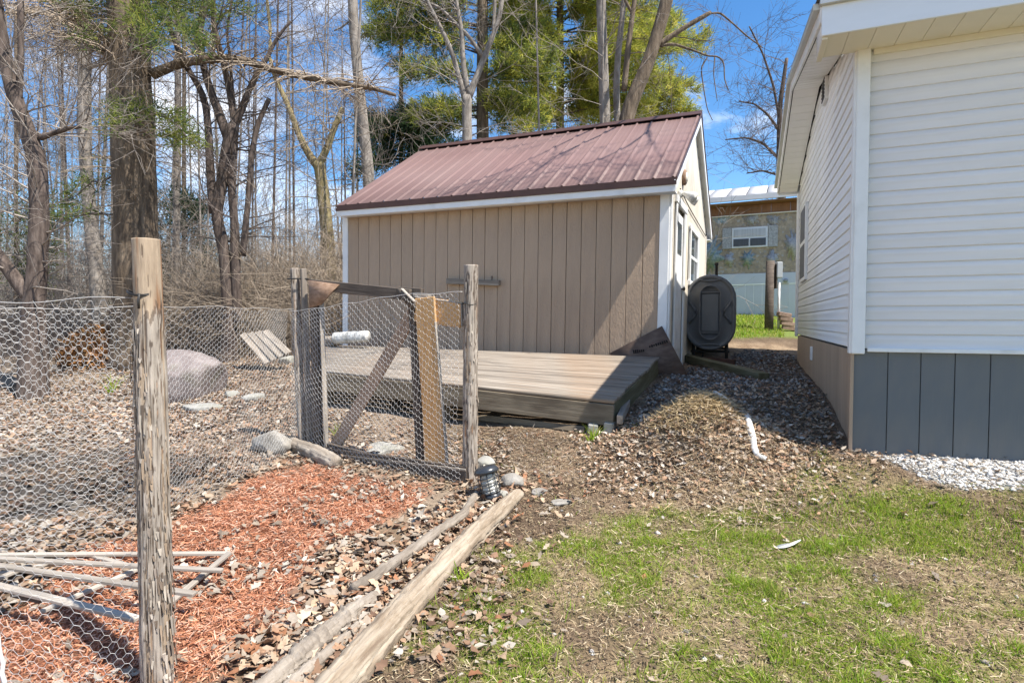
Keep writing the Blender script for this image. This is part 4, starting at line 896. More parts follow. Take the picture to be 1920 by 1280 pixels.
for k in range(8):
    a = k*math.pi/4; V, F = tube_np([(.055*math.cos(a), .055*math.sin(a), .03), (.068*math.cos(a), .068*math.sin(a), .07), (.068*math.cos(a), .068*math.sin(a), .15), (.06*math.cos(a), .06*math.sin(a), .185)], .0035, 6); link('cage_wire', mesh_np('cage_wire', V, F), 'lantern_black', lan)
for k in range(3): V, F = tube_np([(.069*math.cos(t), .069*math.sin(t), .07+k*.04) for t in np.linspace(0, 6.283, 25)], .003, 5, caps=False); link('cage_ring', mesh_np('cage_ring', V, F), 'lantern_black', lan)
def srock(px, py, w, h, d, m, seed, label, cat='rock', lift=.0, **k):
    p = gpx(px, py); s = p.y/FPX; return rock(k.pop('name', 'rock'), p+Vector((0, d*.6, h*s*.35+lift)), w*s/2, d, h*s*.6, m, seed, label, cat, **k)
srock(960, 918, 46, 24, .07, 'stone', 3, 'flat brownish rock lying at the end of the long log', flat=.3, lift=.02)
srock(942, 936, 26, 14, .05, 'concrete', 4, 'small grey stone chip in front of the lantern', lift=.01, flat=.3)
srock(908, 884, 44, 22, .05, 'concrete', 5, 'pale rounded stone behind the lantern', lift=.03)
srock(1010, 930, 36, 12, .06, 'stone', 6, 'low flat rock half sunk in soil past the log', flat=.3)
srock(503, 855, 88, 42, .17, 'stone', 7, 'round grey rock on the ground beside the stake', lift=.03, rough=.12)
srock(712, 850, 104, 17, .25, 'concrete', 9, 'broad pale concrete slab lying inside the gate', flat=.45, lift=-.02, name='slab', rough=.15)
srock(312, 757, 185, 112, .5, 'boulder', 12, 'large smooth purple-grey boulder at the edge of the woods', rough=.16, name='boulder', flat=.35, lift=-.06)
srock(372, 772, 88, 14, .2, 'concrete', 13, 'flat pale stone slab before the large boulder', flat=.5, name='slab')
srock(470, 752, 50, 14, .16, 'concrete', 14, 'small pale slab among leaves right of the boulder', flat=.5, name='slab')
srock(432, 745, 34, 14, .1, 'concrete', 15, 'pale stone fragment between boulder and small slab', flat=.4)
srock(537, 684, 34, 20, .13, 'concrete', 16, 'white concrete lump at the foot of the leaning pallet', flat=.3)
srock(1052, 948, 44, 10, .05, 'stone', 17, 'small brown stone lying in bare soil', flat=.3)
# wooden pallet leaning in the woods
pa = gpx(510, 690); pal = thing('pallet', 'grey slatted pallet leaning at the edge of the brush', 'pallet', pa)
for k in range(4):
    dx = .13*k; wboard('slat', at(455+14*k, 626-2*k, 9.2), at(502+13*k, 680-6*k, 8.6), .10, .02, 'grey_wood', pal, up=(.3, -.8, .5))
wboard('slat', at(458, 640, 9.25), at(510, 628, 9.3), .09, .03, 'dark_wood', pal, up=(.3, -.8, .5)); wboard('slat', at(492, 674, 8.75), at(545, 660, 8.8), .09, .03, 'dark_wood', pal, up=(.3, -.8, .5))
# white drain sock on the heap, plastic spoon-like scrap on the lawn
P = [gpx(*p)+Vector((0, 0, .035)) for p in ((1340, 742), (1365, 762), (1388, 785), (1402, 815), (1418, 842), (1436, 857))]
V, F = tube_np(interp_path(P, 36), np.interp(np.linspace(0, 1, 36), [0, .2, .6, 1], [.022, .036, .034, .018]), 12, wob=.55, seed=4); o = world_obj('drain_sock', V, F, 'plastic_white', smooth=True); tag(o, 'crumpled white plastic drain tube on the leaf heap', 'tube')
p = gpx(1470, 1030); th = np.linspace(0, 2*np.pi, 20, endpoint=False)
pts = [(p.x+.045*math.cos(t)*(1+.0*t), p.y+.022*math.sin(t), p.z+.02+.01*math.cos(t)) for t in th[2:-1]]+[(p.x+.05, p.y-.006, p.z+.028), (p.x+.11, p.y+.03, p.z+.04), (p.x+.11, p.y+.04, p.z+.04)]
o = poly_prism('plastic_scrap', [Vector(q_) for q_ in pts], (0, 0, 1), .004, 'plastic_white'); tag(o, 'pale spoon-shaped scrap lying on the patchy lawn', 'scrap')
# ------------------------------------------------------------------ trees
def grow(segs, p, d, L, r, lev, maxlev, up=.12, spread=.7, kids=(3, 5), wig=.22, rmin=.0035, droop=0.):
    n = max(2, int(3+lev*0+L*1.2)) if lev < maxlev else 3
    st = L/n; p = np.array(p, float); d = np.array(d, float); pts = [p]
    for i in range(n):
        d = d+rng.normal(0, wig, 3)*.6; d[2] += up*.25-droop*.2; d /= np.linalg.norm(d)
        q = p+d*st; r1 = max(rmin*.7, r*(1-(i+1)/n*.75)); r0 = max(rmin*.7, r*(1-i/n*.75))
        segs.append((p, q, r0, r1)); p = q; pts.append(q)
    if lev >= maxlev: return
    for k in range(rng.integers(kids[0], kids[1]+1)):
        t = rng.uniform(.25, 1.); i = min(n-1, int(t*n)); b = pts[i]+(pts[i+1]-pts[i])*(t*n-i)
        nd = pts[i+1]-pts[i]; nd = nd/np.linalg.norm(nd)+rng.normal(0, spread, 3); nd /= np.linalg.norm(nd)
        grow(segs, b, nd, L*rng.uniform(.4, .65), max(rmin, r*(1-t*.7)*.55), lev+1, maxlev, up, spread, kids, wig, rmin, droop)
def seg_mesh(segs, k=3):
    A = np.array([s[0] for s in segs]); B = np.array([s[1] for s in segs]); ra = np.array([s[2] for s in segs]); rb_ = np.array([s[3] for s in segs])
    return segs_np(A, B, ra, rb_, k)
def pxpath(pp, Y): return [tuple(at(px, py, Y+(dy[0] if dy else 0)))+(w*Y/FPX/2*.86,) for px, py, w, *dy in pp]
def trunk_tube(pw, n=24, k=12, wob=.12, seed=0):
    Q = interp_path(pw, n); return tube_np(Q[:, :3], Q[:, 3], k, wob=wob, seed=seed), Q
def tree(name, label, Y, trunk, limbs=(), m='bark_grey', tw='twig_grey', seed=1, twigs=26, tl=(.9, 2.2), lev=2, up=.15, group=None, kmain=14, ground_base=True, kids=(3, 5), droop=0., trange=(.25, 1.), extra=None, rmin=.0035, wob=.12):
    global rng
    rng = np.random.default_rng(seed)
    pw = pxpath(trunk, Y)
    if ground_base:
        bx, by, bz, br = pw[-1]; gz = g1(bx, by); pw = pw[:-1]+[(bx, by, max(bz, gz+.25), br)] if bz > gz+.3 else pw[:-1]
        pw = pw+[(bx, by, gz+.12, br*1.12), (bx, by, gz-.15, br*1.4)]
        # straighten: remove points below ground
    t = thing(name, label, 'tree', (pw[-1][0], pw[-1][1], pw[-1][2]+.15), group=group)
    (V, F), Q = trunk_tube(pw, 40, kmain, wob, seed); world_obj('trunk', V, F, m, t, smooth=True)
    segs = []; paths = [(Q, 1.)]
    for lb_ in limbs:
        lw = pxpath(lb_, Y); (V, F), QL = trunk_tube(lw, 26, 9, .15, seed+3); world_obj('limb', V, F, m, t, smooth=True); paths.append((QL, 2.))
    for Q_, wgt in paths:
        n = int(twigs*(1 if wgt == 1. else .8))
        for _ in range(n):
            if wgt == 1.: u = rng.uniform(0, 1-trange[0])   # path runs top -> base
            else: u = rng.uniform(.1, 1)
            i = min(len(Q_)-1, int(u*(len(Q_)-1))); p = Q_[i, :3]; r = Q_[i, 3]
            a = rng.uniform(0, 6.283); d = np.array([math.cos(a), math.sin(a)*.8, rng.uniform(-.1, .7)]); d /= np.linalg.norm(d)
            grow(segs, p, d, rng.uniform(*tl), max(rmin*1.5, min(r*.35, .016)), 0, lev, up, .6, kids, .25, rmin, droop)
    if extra: extra(segs)
    if segs:
        V, F = seg_mesh(segs); world_obj('crown', V, F, tw, t)
    return t, paths
def needles(pts, dirs, n_per, ln, wd, cols, rs=.1):
    """needle tufts as thin triangles"""
    N = len(pts)*n_per; P = np.repeat(pts, n_per, 0)+rng.normal(0, rs, (N, 3)); D = np.repeat(dirs, n_per, 0)+rng.normal(0, .75, (N, 3)); D /= np.linalg.norm(D, axis=1)[:, None]
    Sd = np.cross(D, rng.normal(0, 1, (N, 3))); Sd /= np.linalg.norm(Sd, axis=1)[:, None]+1e-9
    l = ln*rng.uniform(.6, 1.3, (N, 1)); w = wd*rng.uniform(.7, 1.3, (N, 1))
    V = np.stack([P-Sd*w, P+Sd*w, P+D*l], 1).reshape(-1, 3); F = np.arange(3*N).reshape(-1, 3)
    base = cols[rng.integers(0, len(cols), len(pts))]; c = np.repeat(base, n_per, 0)*rng.uniform(.75, 1.25, (N, 1)); return V, [F], np.repeat(c, 3, 0)
GREEN = np.array([(.15, .19, .04), (.20, .24, .05), (.105, .15, .035), (.26, .27, .055), (.07, .11, .035)])
GREEN_Y = np.array([(.40, .41, .07), (.48, .46, .075), (.32, .36, .065), (.52, .48, .10), (.22, .27, .05)])
GREEN_D = np.array([(.03, .065, .028), (.045, .085, .03), (.025, .05, .025), (.06, .10, .04)])
ZJ = .07
def pine_boughs(t, specs, cols, m_tw='twig_dark', dens=26, ln=.17, wd=.011, n_per=11, rs=.07):
    """specs: list of (start, end) points in world space; foliage hangs on the outer two thirds"""
    segs, P, D = [], [], []
    for a, b in specs:
        a, b = np.array(a), np.array(b); L = np.linalg.norm(b-a); n = 7; prev = a
        for i in range(1, n+1):
            q = a+(b-a)*i/n+np.array([0, 0, .06*L*math.sin(i/n*3)])+rng.normal(0, .03*L, 3)*.4
            segs.append((prev, q, max(.008, .035*L/3*(1-(i-1)/n)), max(.006, .035*L/3*(1-i/n)))); 
            if i > 1:
                for k in range(int(dens*L/4)):
                    sd = np.cross((b-a)/L, (0, 0, 1.)); s = rng.choice((-1, 1)); e = prev+(q-prev)*rng.random()+sd*s*rng.uniform(.02, .04+.17*L*(1.15-i/n))+np.array([0, 0, rng.normal(.06, ZJ)])+(b-a)/L*rng.uniform(0, .3)
                    P.append(e); dd = (e-prev); dd = dd/(np.linalg.norm(dd)+1e-6); D.append(dd+np.array([0, 0, .25]))
                    if k % 2 == 0: segs.append((prev+(q-prev)*.5, e, .007, .004))
            prev = q
    V, F, c = needles(np.array(P), np.array(D), n_per, ln, wd, cols, rs); f = world_obj('foliage', V, F, 'attr_green', t, c); f['kind'] = 'stuff'
    V, F = seg_mesh(segs); world_obj('boughs', V, F, m_tw, t)['kind'] = 'stuff'
# left dark tree with a low fork
tree('forked_tree', 'dark forked tree with a low limb at the edge of the woods', 8.0, [(-40, -260, 14, -.4), (0, 60, 24), (22, 170, 28), (45, 230, 30), (70, 290, 34), (74, 420, 34), (68, 520, 38), (62, 600, 46), (62, 735, 52)],
     [[(60, 560, 34), (32, 525, 28), (5, 490, 26), (-40, 430, 22), (-90, 330, 16)], [(75, 258, 14), (100, 250, 11), (130, 240, 9), (152, 238, 6)], [(36, 190, 12), (40, 100, 12), (38, 0, 12), (30, -160, 9)]], 'bark_dark', 'twig_grey', 21, twigs=24, tl=(.6, 1.5))
# the big pine
pine, paths = tree('pine_tree', 'massive old pine with shaggy bark behind the thick cedar post', 10.0, [(225, -600, 52, .3), (232, -200, 66), (240, 0, 78), (246, 200, 82), (252, 400, 84), (256, 560, 90), (258, 640, 96)],
     [[(285, 140, 22), (330, 120, 19), (380, 112, 17), (440, 108, 16), (500, 128, 15), (560, 143, 13), (640, 158, 11), (700, 165, 9), (742, 179, 7)], [(225, 130, 17), (180, 80, 14), (130, 40, 11), (70, -20, 8)], [(220, 120, 14), (150, 50, 10), (90, 22, 8), (10, 25, 6)]], 'bark_pine', 'twig_tan', 22, twigs=110, tl=(.4, 1.3), lev=1, up=-.12, droop=.7, kmain=22, wob=.2, trange=(.16, 1))
sp = []
rng = np.random.default_rng(5)
for (px, py, dx, dy) in ((245, 20, -95, 20), (250, 10, 80, 45), (240, 60, -70, 10), (255, 200, 100, 70), (252, 215, -40, 25), (262, 215, 55, 60), (230, 30, -120, -20), (262, 30, 100, 60), (250, 40, 30, 60), (262, 250, 110, 30), (250, 10, 150, 30), (270, -40, 90, 30), (250, -60, -90, 40), (230, 330, -110, 60), (230, 400, -150, 40), (250, 0, 190, 30)):
    a = at(px, py, 9.8); b = at(px+dx*1.1, py+dy, 9.8+rng.uniform(-1.6, .8)); sp.append((a, b))
pine_boughs(pine, sp, GREEN, dens=17, ln=.16, wd=.0085, n_per=12, rs=.07)
# others in the woods
tree('grey_tree', 'straight grey trunk left of the massive pine', 13, [(150, -400, 15), (152, -100, 20), (158, 120, 24), (160, 300, 25), (172, 430, 26), (186, 560, 30), (190, 612, 32)], [[(158, 115, 11), (130, 85, 10), (115, 60, 8)], [(160, 130, 9), (190, 120, 7), (215, 90, 5)]], 'bark_grey', 'twig_dark', 23, twigs=30)
tree('slim_tree', 'slim brown trunk right of the massive pine', 15, [(330, -300, 9), (332, 0, 11), (334, 180, 13), (332, 330, 14), (330, 480, 15), (330, 580, 17)], [], 'bark_grey', 'twig_grey', 24, twigs=26)
tree('twin_stem_tree', 'dark twisted multi-stem tree forking above the brush thicket', 10.2, [(437, 235, 28), (425, 290, 26), (415, 350, 24), (405, 400, 24), (420, 470, 23), (428, 560, 26), (430, 655, 34)],
     [[(433, 245, 20), (455, 200, 15), (475, 150, 12), (500, 110, 9), (520, 70, 7), (545, 40, 5)], [(428, 262, 20), (412, 215, 18), (398, 180, 16), (382, 130, 15), (372, 60, 14), (392, -20, 13), (420, -140, 10)], [(440, 240, 13), (432, 180, 12), (420, 120, 13), (402, 60, 12), (400, 10, 10), (395, -120, 8)],
      [(400, 400, 18), (395, 330, 17), (392, 260, 16), (385, 180, 13), (345, 120, 12), (325, 70, 11), (300, 0, 9), (280, -90, 7)], [(445, 610, 20), (442, 500, 20), (440, 420, 18), (432, 330, 15), (440, 250, 13)], [(455, 480, 14), (465, 380, 12), (472, 290, 12), (482, 235, 11), (505, 185, 10)], [(442, 240, 8), (438, 190, 7), (432, 120, 6), (425, 60, 5), (440, -30, 4)]], 'bark_dark', 'twig_dark', 25, twigs=13, tl=(.5, 1.3), trange=(.5, 1))
tree('mossy_tree', 'yellow-mossed forked tree left of the shed roof', 14, [(597, 305, 24), (604, 345, 24), (610, 400, 26), (618, 500, 30), (620, 600, 32)], [[(595, 312, 18), (575, 285, 15), (555, 240, 13), (540, 195, 11), (522, 160, 10), (505, 120, 8), (508, 60, 7), (500, 0, 6), (495, -90, 4)], [(600, 305, 17), (612, 280, 15), (625, 245, 13), (642, 203, 11)]], 'bark_moss', 'twig_tan', 26, twigs=16, tl=(.8, 2.0), droop=.2)
tree('tall_grey_tree', 'tall straight pale trunk rising behind the shed roof left end', 16, [(652, -400, 16), (660, -60, 20), (662, 40, 21), (670, 130, 21), (682, 240, 23), (690, 320, 25), (700, 480, 28), (703, 570, 30)], [[(656, 40, 4), (640, 52, 4), (626, 58, 3)]], 'bark_grey', 'twig_dark', 27, twigs=8)
tree('fork_top_tree', 'pale many-forked bare tree rising behind the shed ridge', 16, [(876, 180, 20), (875, 220, 20), (876, 262, 21), (878, 400, 26), (878, 560, 30)], [[(874, 190, 15), (862, 150, 12), (845, 90, 10), (820, 40, 8), (795, -10, 7), (760, -120, 5)], [(878, 178, 13), (868, 120, 11), (866, 60, 10), (855, 0, 8), (850, -120, 6)], [(878, 185, 16), (895, 140, 14), (915, 90, 12), (935, 40, 10), (945, -20, 9), (950, -160, 6)], [(905, 105, 10), (880, 70, 8), (850, 40, 7), (825, 15, 6), (790, 0, 4)], [(925, 60, 8), (928, 0, 8), (920, -120, 6)]], 'bark_grey', 'twig_grey', 28, twigs=14, tl=(.7, 1.8))
tree('straight_grey_tree', 'straight speckled grey trunk behind the right half of the shed roof', 14, [(1122, -500, 15), (1125, -100, 19), (1127, 0, 20), (1130, 100, 21), (1135, 230, 23), (1140, 400, 26), (1142, 560, 28)], [], 'bark_grey', 'twig_grey', 29, twigs=6)
tree('slim_pale_tree', 'slim pale trunk between the speckled trunk and the leaning tree', 14.3, [(1190, -300, 8), (1175, -60, 10), (1168, 20, 12), (1158, 110, 13), (1155, 180, 14), (1158, 232, 15), (1160, 400, 17), (1160, 560, 18)], [], 'bark_grey', 'twig_dark', 30, twigs=8)
def overhang(segs):
    # unseen high boughs, added to cast branch shadows on the shed roof
    for s in range(3):
        a = np.array(at(1255, -60, 13.4)); grow(segs, (3.4+s*.4, 9.2-s*.5, 7.6+.3*s), (-.5+.2*s, -.9, .1), 3.2, .03, 0, 3, .02, .55, (4, 6), .25, .005)
    a = np.array(at(1262, -80, 13.4)); b = np.array((3.6, 9.0, 7.7)); segs.append((a, (a+b)/2+np.array([0, 0, .5]), .09, .06)); segs.append(((a+b)/2+np.array([0, 0, .5]), b, .06, .04))
tree('leaning_tree', 'leaning brown trunk with a broken limb above the shed ridge', 13.4, [(1330, -420, 16), (1285, -160, 22), (1258, -30, 26), (1240, 40, 27), (1222, 100, 28), (1205, 145, 29), (1185, 185, 31), (1172, 225, 32), (1168, 300, 34), (1168, 560, 38)],
     [[(1236, 84, 12), (1262, 66, 11), (1290, 48, 10), (1315, 34, 10), (1332, 24, 8)], [(1238, 86, 8), (1262, 82, 6), (1285, 90, 5), (1310, 98, 4.5), (1328, 107, 4), (1345, 104, 3.2), (1358, 115, 3), (1358, 150, 2.5), (1366, 170, 2)], [(1326, 108, 3), (1314, 128, 3), (1320, 170, 2.4), (1326, 205, 2), (1336, 226, 1.4)], [(1340, 106, 2.6), (1338, 140, 2.2), (1342, 170, 1.8), (1345, 190, 1.4)], [(1330, 26, 4), (1350, 24, 4), (1375, 45, 3.5), (1400, 68, 3), (1430, 90, 2)],
      [(1170, 170, 13), (1178, 90, 12), (1186, 25, 11), (1200, -60, 9), (1220, -200, 7)], [(1186, 26, 7), (1174, 5, 6), (1160, -30, 5)]], 'bark_dark' if False else 'bark_pine', 'twig_dark', 31, twigs=2, tl=(.8, 1.7), extra=overhang)
tree('twiggy_tree', 'fine-twigged bare tree rising behind the mobile home roof', 22, [(1475, 110, 7), (1462, 200, 10), (1462, 300, 14), (1466, 380, 17), (1470, 520, 20)], [[(1464, 250, 7), (1440, 215, 5), (1415, 195, 3.5), (1385, 190, 2.5)], [(1463, 300, 7), (1430, 268, 5), (1400, 258, 4), (1360, 262, 2.5)], [(1464, 240, 6), (1450, 160, 5), (1430, 100, 4), (1405, 50, 3)], [(1464, 330, 5), (1430, 320, 4), (1400, 325, 2.5)]], 'bark_dark', 'twig_dark', 32, twigs=26, tl=(.8, 2.0), rmin=.005)
# pines behind the shed
rng = np.random.default_rng(77)
def back_pine(name, label, Y, cx, base, trunk_w, specs_px, cols, seed, top=-500, lean=0, **kw):
    global rng
    rng = np.random.default_rng(seed)
    t, p = tree(name, label, Y, [(cx+lean, top, trunk_w*.6), (cx+lean*.4, 0, trunk_w*.9), (cx, 200, trunk_w), (cx, base, trunk_w*1.15)], [], 'bark_pine', 'twig_dark', seed, twigs=10, tl=(.6, 1.6), lev=1)
    global ZJ
    ZJ = .17; rng = np.random.default_rng(seed+1); sp = []
    for (x0, y0, x1, y1) in specs_px:
        for _ in range(3):
            sp.append((at(x0, y0+rng.uniform(-12, 12), Y), at(x0+(x1-x0)*1.3+rng.uniform(-40, 40), y1+rng.uniform(-28, 28), Y+rng.uniform(-2.2, 1.5))))
    pine_boughs(t, sp, cols, **kw); return t
sp = [(905, y, 905+s*dx, y+dy) for y, s, dx, dy in ((230, -1, 110, 5), (200, -1, 120, 20), (190, 1, 90, 20), (150, -1, 130, -10), (140, 1, 100, -5), (100, -1, 150, -25), (90, 1, 90, 0), (60, -1, 150, 0), (40, 1, 90, 30), (20, -1, 140, -5), (0, 1, 120, 0), (-30, -1, 150, 20), (-50, 1, 130, 20), (215, 1, 60, 25), (-100, 1, 120, 30), (-100, -1, 120, 30))]
back_pine('pine_tree', 'dark green pine crown behind the many-forked bare tree', 19, 905, 560, 26, sp, np.concatenate([GREEN, GREEN_Y[:3]]), 41, dens=26, ln=.21, wd=.013, n_per=12, rs=.06)
sp = [(1050, y, 1050+s*dx, y+dy) for y, s, dx, dy in ((225, 1, 90, -5), (225, -1, 80, 0), (190, 1, 130, -10), (180, -1, 110, 10), (150, 1, 150, 0), (150, -1, 90, 0), (110, 1, 150, -20), (100, -1, 80, 10), (70, 1, 150, -10), (60, -1, 90, 0), (30, 1, 130, -20), (20, -1, 90, 10), (-10, 1, 120, 0), (-20, -1, 80, 10), (-60, 1, 120, 20), (-60, -1, 100, 20), (-120, 1, 100, 20), (-120, -1, 100, 20))]
sp += [(1050, y, 1050+s*dx, y+dy) for y, s, dx, dy in ((210, 1, 60, -30), (170, 1, 70, -30), (130, 1, 60, -30), (90, -1, 60, -30), (130, -1, 50, -30), (200, -1, 50, -20), (40, 1, 60, -30), (0, -1, 60, -20))]
back_pine('pine_tree', 'sunlit yellow-green pine crown behind the middle of the shed roof', 21, 1050, 560, 17, sp, GREEN_Y, 43, dens=28, ln=.23, wd=.014, n_per=12, rs=.06)
sp = [(1195, y, 1195+s*dx, y+dy) for y, s, dx, dy in ((225, 1, 40, 0), (200, 1, 60, 0), (160, 1, 70, -10), (120, 1, 70, -25), (90, 1, 60, -20), (210, -1, 60, 0), (160, -1, 60, 0), (110, -1, 60, -10), (60, 1, 40, -20), (50, -1, 50, 0))]
back_pine('pine_tree', 'yellow-green pine seen between the speckled trunk and leaning tree', 24, 1195, 560, 14, sp, GREEN_Y, 47, top=30, dens=28, ln=.24, wd=.015, n_per=12, rs=.06)
sp = [(752, y, 752+s*dx, y+dy) for y, s, dx, dy in ((300, 1, 50, 0), (300, -1, 45, 0), (270, 1, 60, -8), (270, -1, 50, -5), (245, 1, 45, -8), (245, -1, 40, -5), (232, 1, 22, -8))]
back_pine('small_conifer', 'small dark blue-green conifer behind the left end of the shed roof', 20, 752, 560, 9, sp, GREEN_D, 51, top=225, dens=30, ln=.2, wd=.018, n_per=11, rs=.1)
sp = [(345, y, 345+s*dx, y+dy) for y, s, dx, dy in ((560, 1, 70, 0), (560, -1, 50, 0), (520, 1, 60, -5), (500, -1, 45, 0), (460, 1, 55, -10), (450, -1, 30, -8), (420, 1, 30, -12), (400, -1, 20, -14))]
back_pine('small_conifer', 'dull green conifer standing inside the brush thicket', 17, 345, 600, 8, sp, GREEN_D, 53, top=385, dens=20, ln=.2, wd=.014, n_per=9, rs=.1)
sp = [(30, y, 30+s*dx, y+dy) for y, s, dx, dy in ((520, 1, 60, 5), (480, 1, 55, 0), (500, -1, 60, 0), (440, 1, 40, -5), (440, -1, 40, 0), (410, 1, 20, -8))]
back_pine('small_conifer', 'small olive conifer behind the dark forked tree', 14, 30, 600, 7, sp, GREEN, 55, top=400, dens=14, ln=.16, wd=.010, n_per=8, rs=.09)
# thin saplings through the woods
rng = np.random.default_rng(91); sap = []
for i in range(64):
    px = rng.uniform(-40, 690) if i < 58 else rng.uniform(960, 1320); Yd = rng.uniform(13, 27); w = rng.uniform(2.2, 6.5)*(1.3 if Yd < 16 else .85)
    sap.append((px, Yd, w, rng.normal(0, 26), rng.integers(1, 1e6), rng.choice(('bark_grey', 'bark_dark', 'bark_grey')), rng.uniform(-420, 120)))
SAPL = {(d, l, b): ('thin ' if not b else 'stout ')+('dark-barked ' if d else 'grey-barked ')+'bare sapling '+('leaning away from' if l else 'standing upright in')+' the woods behind the yard' for d in (True, False) for l in (True, False) for b in (True, False)}
for px, Yd, w, ln_, sd_, mm, topy in sap:
    p = at(px, 560, Yd); pyb = 640
    tree('sapling', SAPL[(mm == 'bark_dark', ln_ > 6, w > 4.5)], Yd, [(px+ln_*1.4, topy, w*.35), (px+ln_*.7, topy*.5+120, w*.6), (px+ln_*.2, 380, w*.85), (px, 560, w)], [], mm, 'twig_dark' if mm == 'bark_dark' else 'twig_grey', int(sd_), twigs=24, tl=(.7, 2.4), lev=2, kmain=7, kids=(2, 4), group='thin saplings in the woods', trange=(.35, 1), rmin=.0045)
# ------------------------------------------------------------------ brush thicket (uncountable)
rng = np.random.default_rng(123)
def brush(name, label, N, pxr, Yr, hfun, m, lean=.5, r0=.006, seg=5, kind='stuff'):
    px = rng.uniform(*pxr, N); Yd = rng.uniform(*Yr, N); X = (px-960)/FPX*Yd; Z = G(X, Yd, False)
    P = np.stack([X, Yd, Z-.05], -1); H = hfun(px, N)*rng.uniform(.45, 1.1, N)
    D = np.stack([rng.normal(0, lean, N), rng.normal(0, lean, N), np.ones(N)], -1); D /= np.linalg.norm(D, axis=1)[:, None]
    A, B, ra, rb_ = [], [], [], []
    br = []
    for k in range(seg):
        Q = P+D*(H/seg)[:, None]; A.append(P); B.append(Q); ra.append(np.full(N, r0*(1-k/seg*.7))); rb_.append(np.full(N, r0*(1-(k+1)/seg*.7)))
        if k >= 1:
            for _ in range(2):
                dd = D+rng.normal(0, .7, (N, 3)); dd /= np.linalg.norm(dd, axis=1)[:, None]; l = (H*rng.uniform(.1, .32, N))[:, None]
                M1 = P+(Q-P)*rng.random((N, 1)); E = M1+dd*l; A.append(M1); B.append(E); ra.append(np.full(N, r0*.55)); rb_.append(np.full(N, r0*.3))
                dd2 = dd+rng.normal(0, .6, (N, 3)); E2 = E+dd2*l*.5; A.append(E); B.append(E2); ra.append(np.full(N, r0*.35)); rb_.append(np.full(N, r0*.2))
        P = Q; D = D+rng.normal(0, .28, (N, 3)); D[:, 2] -= .10*k*rng.random(N); D /= np.linalg.norm(D, axis=1)[:, None]
    V, F = segs_np(np.concatenate(A), np.concatenate(B), np.concatenate(ra), np.concatenate(rb_), 3)
    o = world_obj(name, V, F, m); tag(o, label, 'brush', kind='stuff'); return o
brush('thicket', 'dense tan brush thicket between the woods and the shed', 1500, (300, 660), (10.5, 15.5), lambda px, n: np.interp(px, [300, 420, 520, 660], [1.7, 2.2, 2.7, 3.0]), 'twig_tan', r0=.0065)
brush('thicket', 'grey brush thicket along the back of the woods', 1500, (-150, 700), (15, 24), lambda px, n: np.interp(px, [-150, 250, 700], [4.2, 3.6, 3.3]), 'twig_grey', r0=.0075)
brush('thicket', 'low dark brush under the trees on the left', 450, (-60, 420), (9.5, 14), lambda px, n: np.full(n, 1.1), 'twig_dark', r0=.006)
brush('thicket', 'bare brush rising behind the shed and its ridge', 260, (700, 1330), (14, 24), lambda px, n: np.full(n, 3.4), 'twig_grey', r0=.010)
brush('thicket', 'fine tangled branches filling the woods behind the fence', 480, (-120, 640), (12, 20), lambda px, n: np.full(n, 6.0), 'twig_grey', lean=.5, r0=.008, seg=6)
brush('far_woods', 'distant bare woods closing off the view on the left', 650, (-500, 800), (28, 46), lambda px, n: np.full(n, 6.5), 'twig_grey', lean=.35, r0=.014)
# orange bracken heap
hp = gpx(150, 692); N = 5200; a = rng.uniform(0, 6.283, N); rr = np.sqrt(rng.random(N)); X = hp.x+.62*rr*np.cos(a); Yh = hp.y+.5+.5*rr*np.sin(a); Hh = .68*np.sqrt(np.clip(1-rr**2, 0, 1))*rng.uniform(.3, 1., N)
A = np.stack([X, Yh, G(X, Yh)+Hh], -1); D = rng.normal(0, 1, (N, 3)); D[:, 2] *= .5; D /= np.linalg.norm(D, axis=1)[:, None]; B = A+D*rng.uniform(.05, .22, (N, 1)); Sd = np.cross(D, rng.normal(0, 1, (N, 3))); Sd /= np.linalg.norm(Sd, axis=1)[:, None]
w = rng.uniform(.006, .02, (N, 1)); V = np.stack([A-Sd*w*.3, (A+B)/2-Sd*w, B, (A+B)/2+Sd*w], 1).reshape(-1, 3); c = np.array([(.34, .15, .045), (.26, .12, .05), (.42, .22, .08), (.2, .13, .07)])[rng.integers(0, 4, N)]
o = world_obj('dead_conifer_boughs', V, [np.arange(4*N).reshape(-1, 4)], 'attr_leaf', None, np.repeat(c, 4, 0)); tag(o, 'heap of dead orange boughs beside the dark forked tree', 'brush heap', kind='stuff')
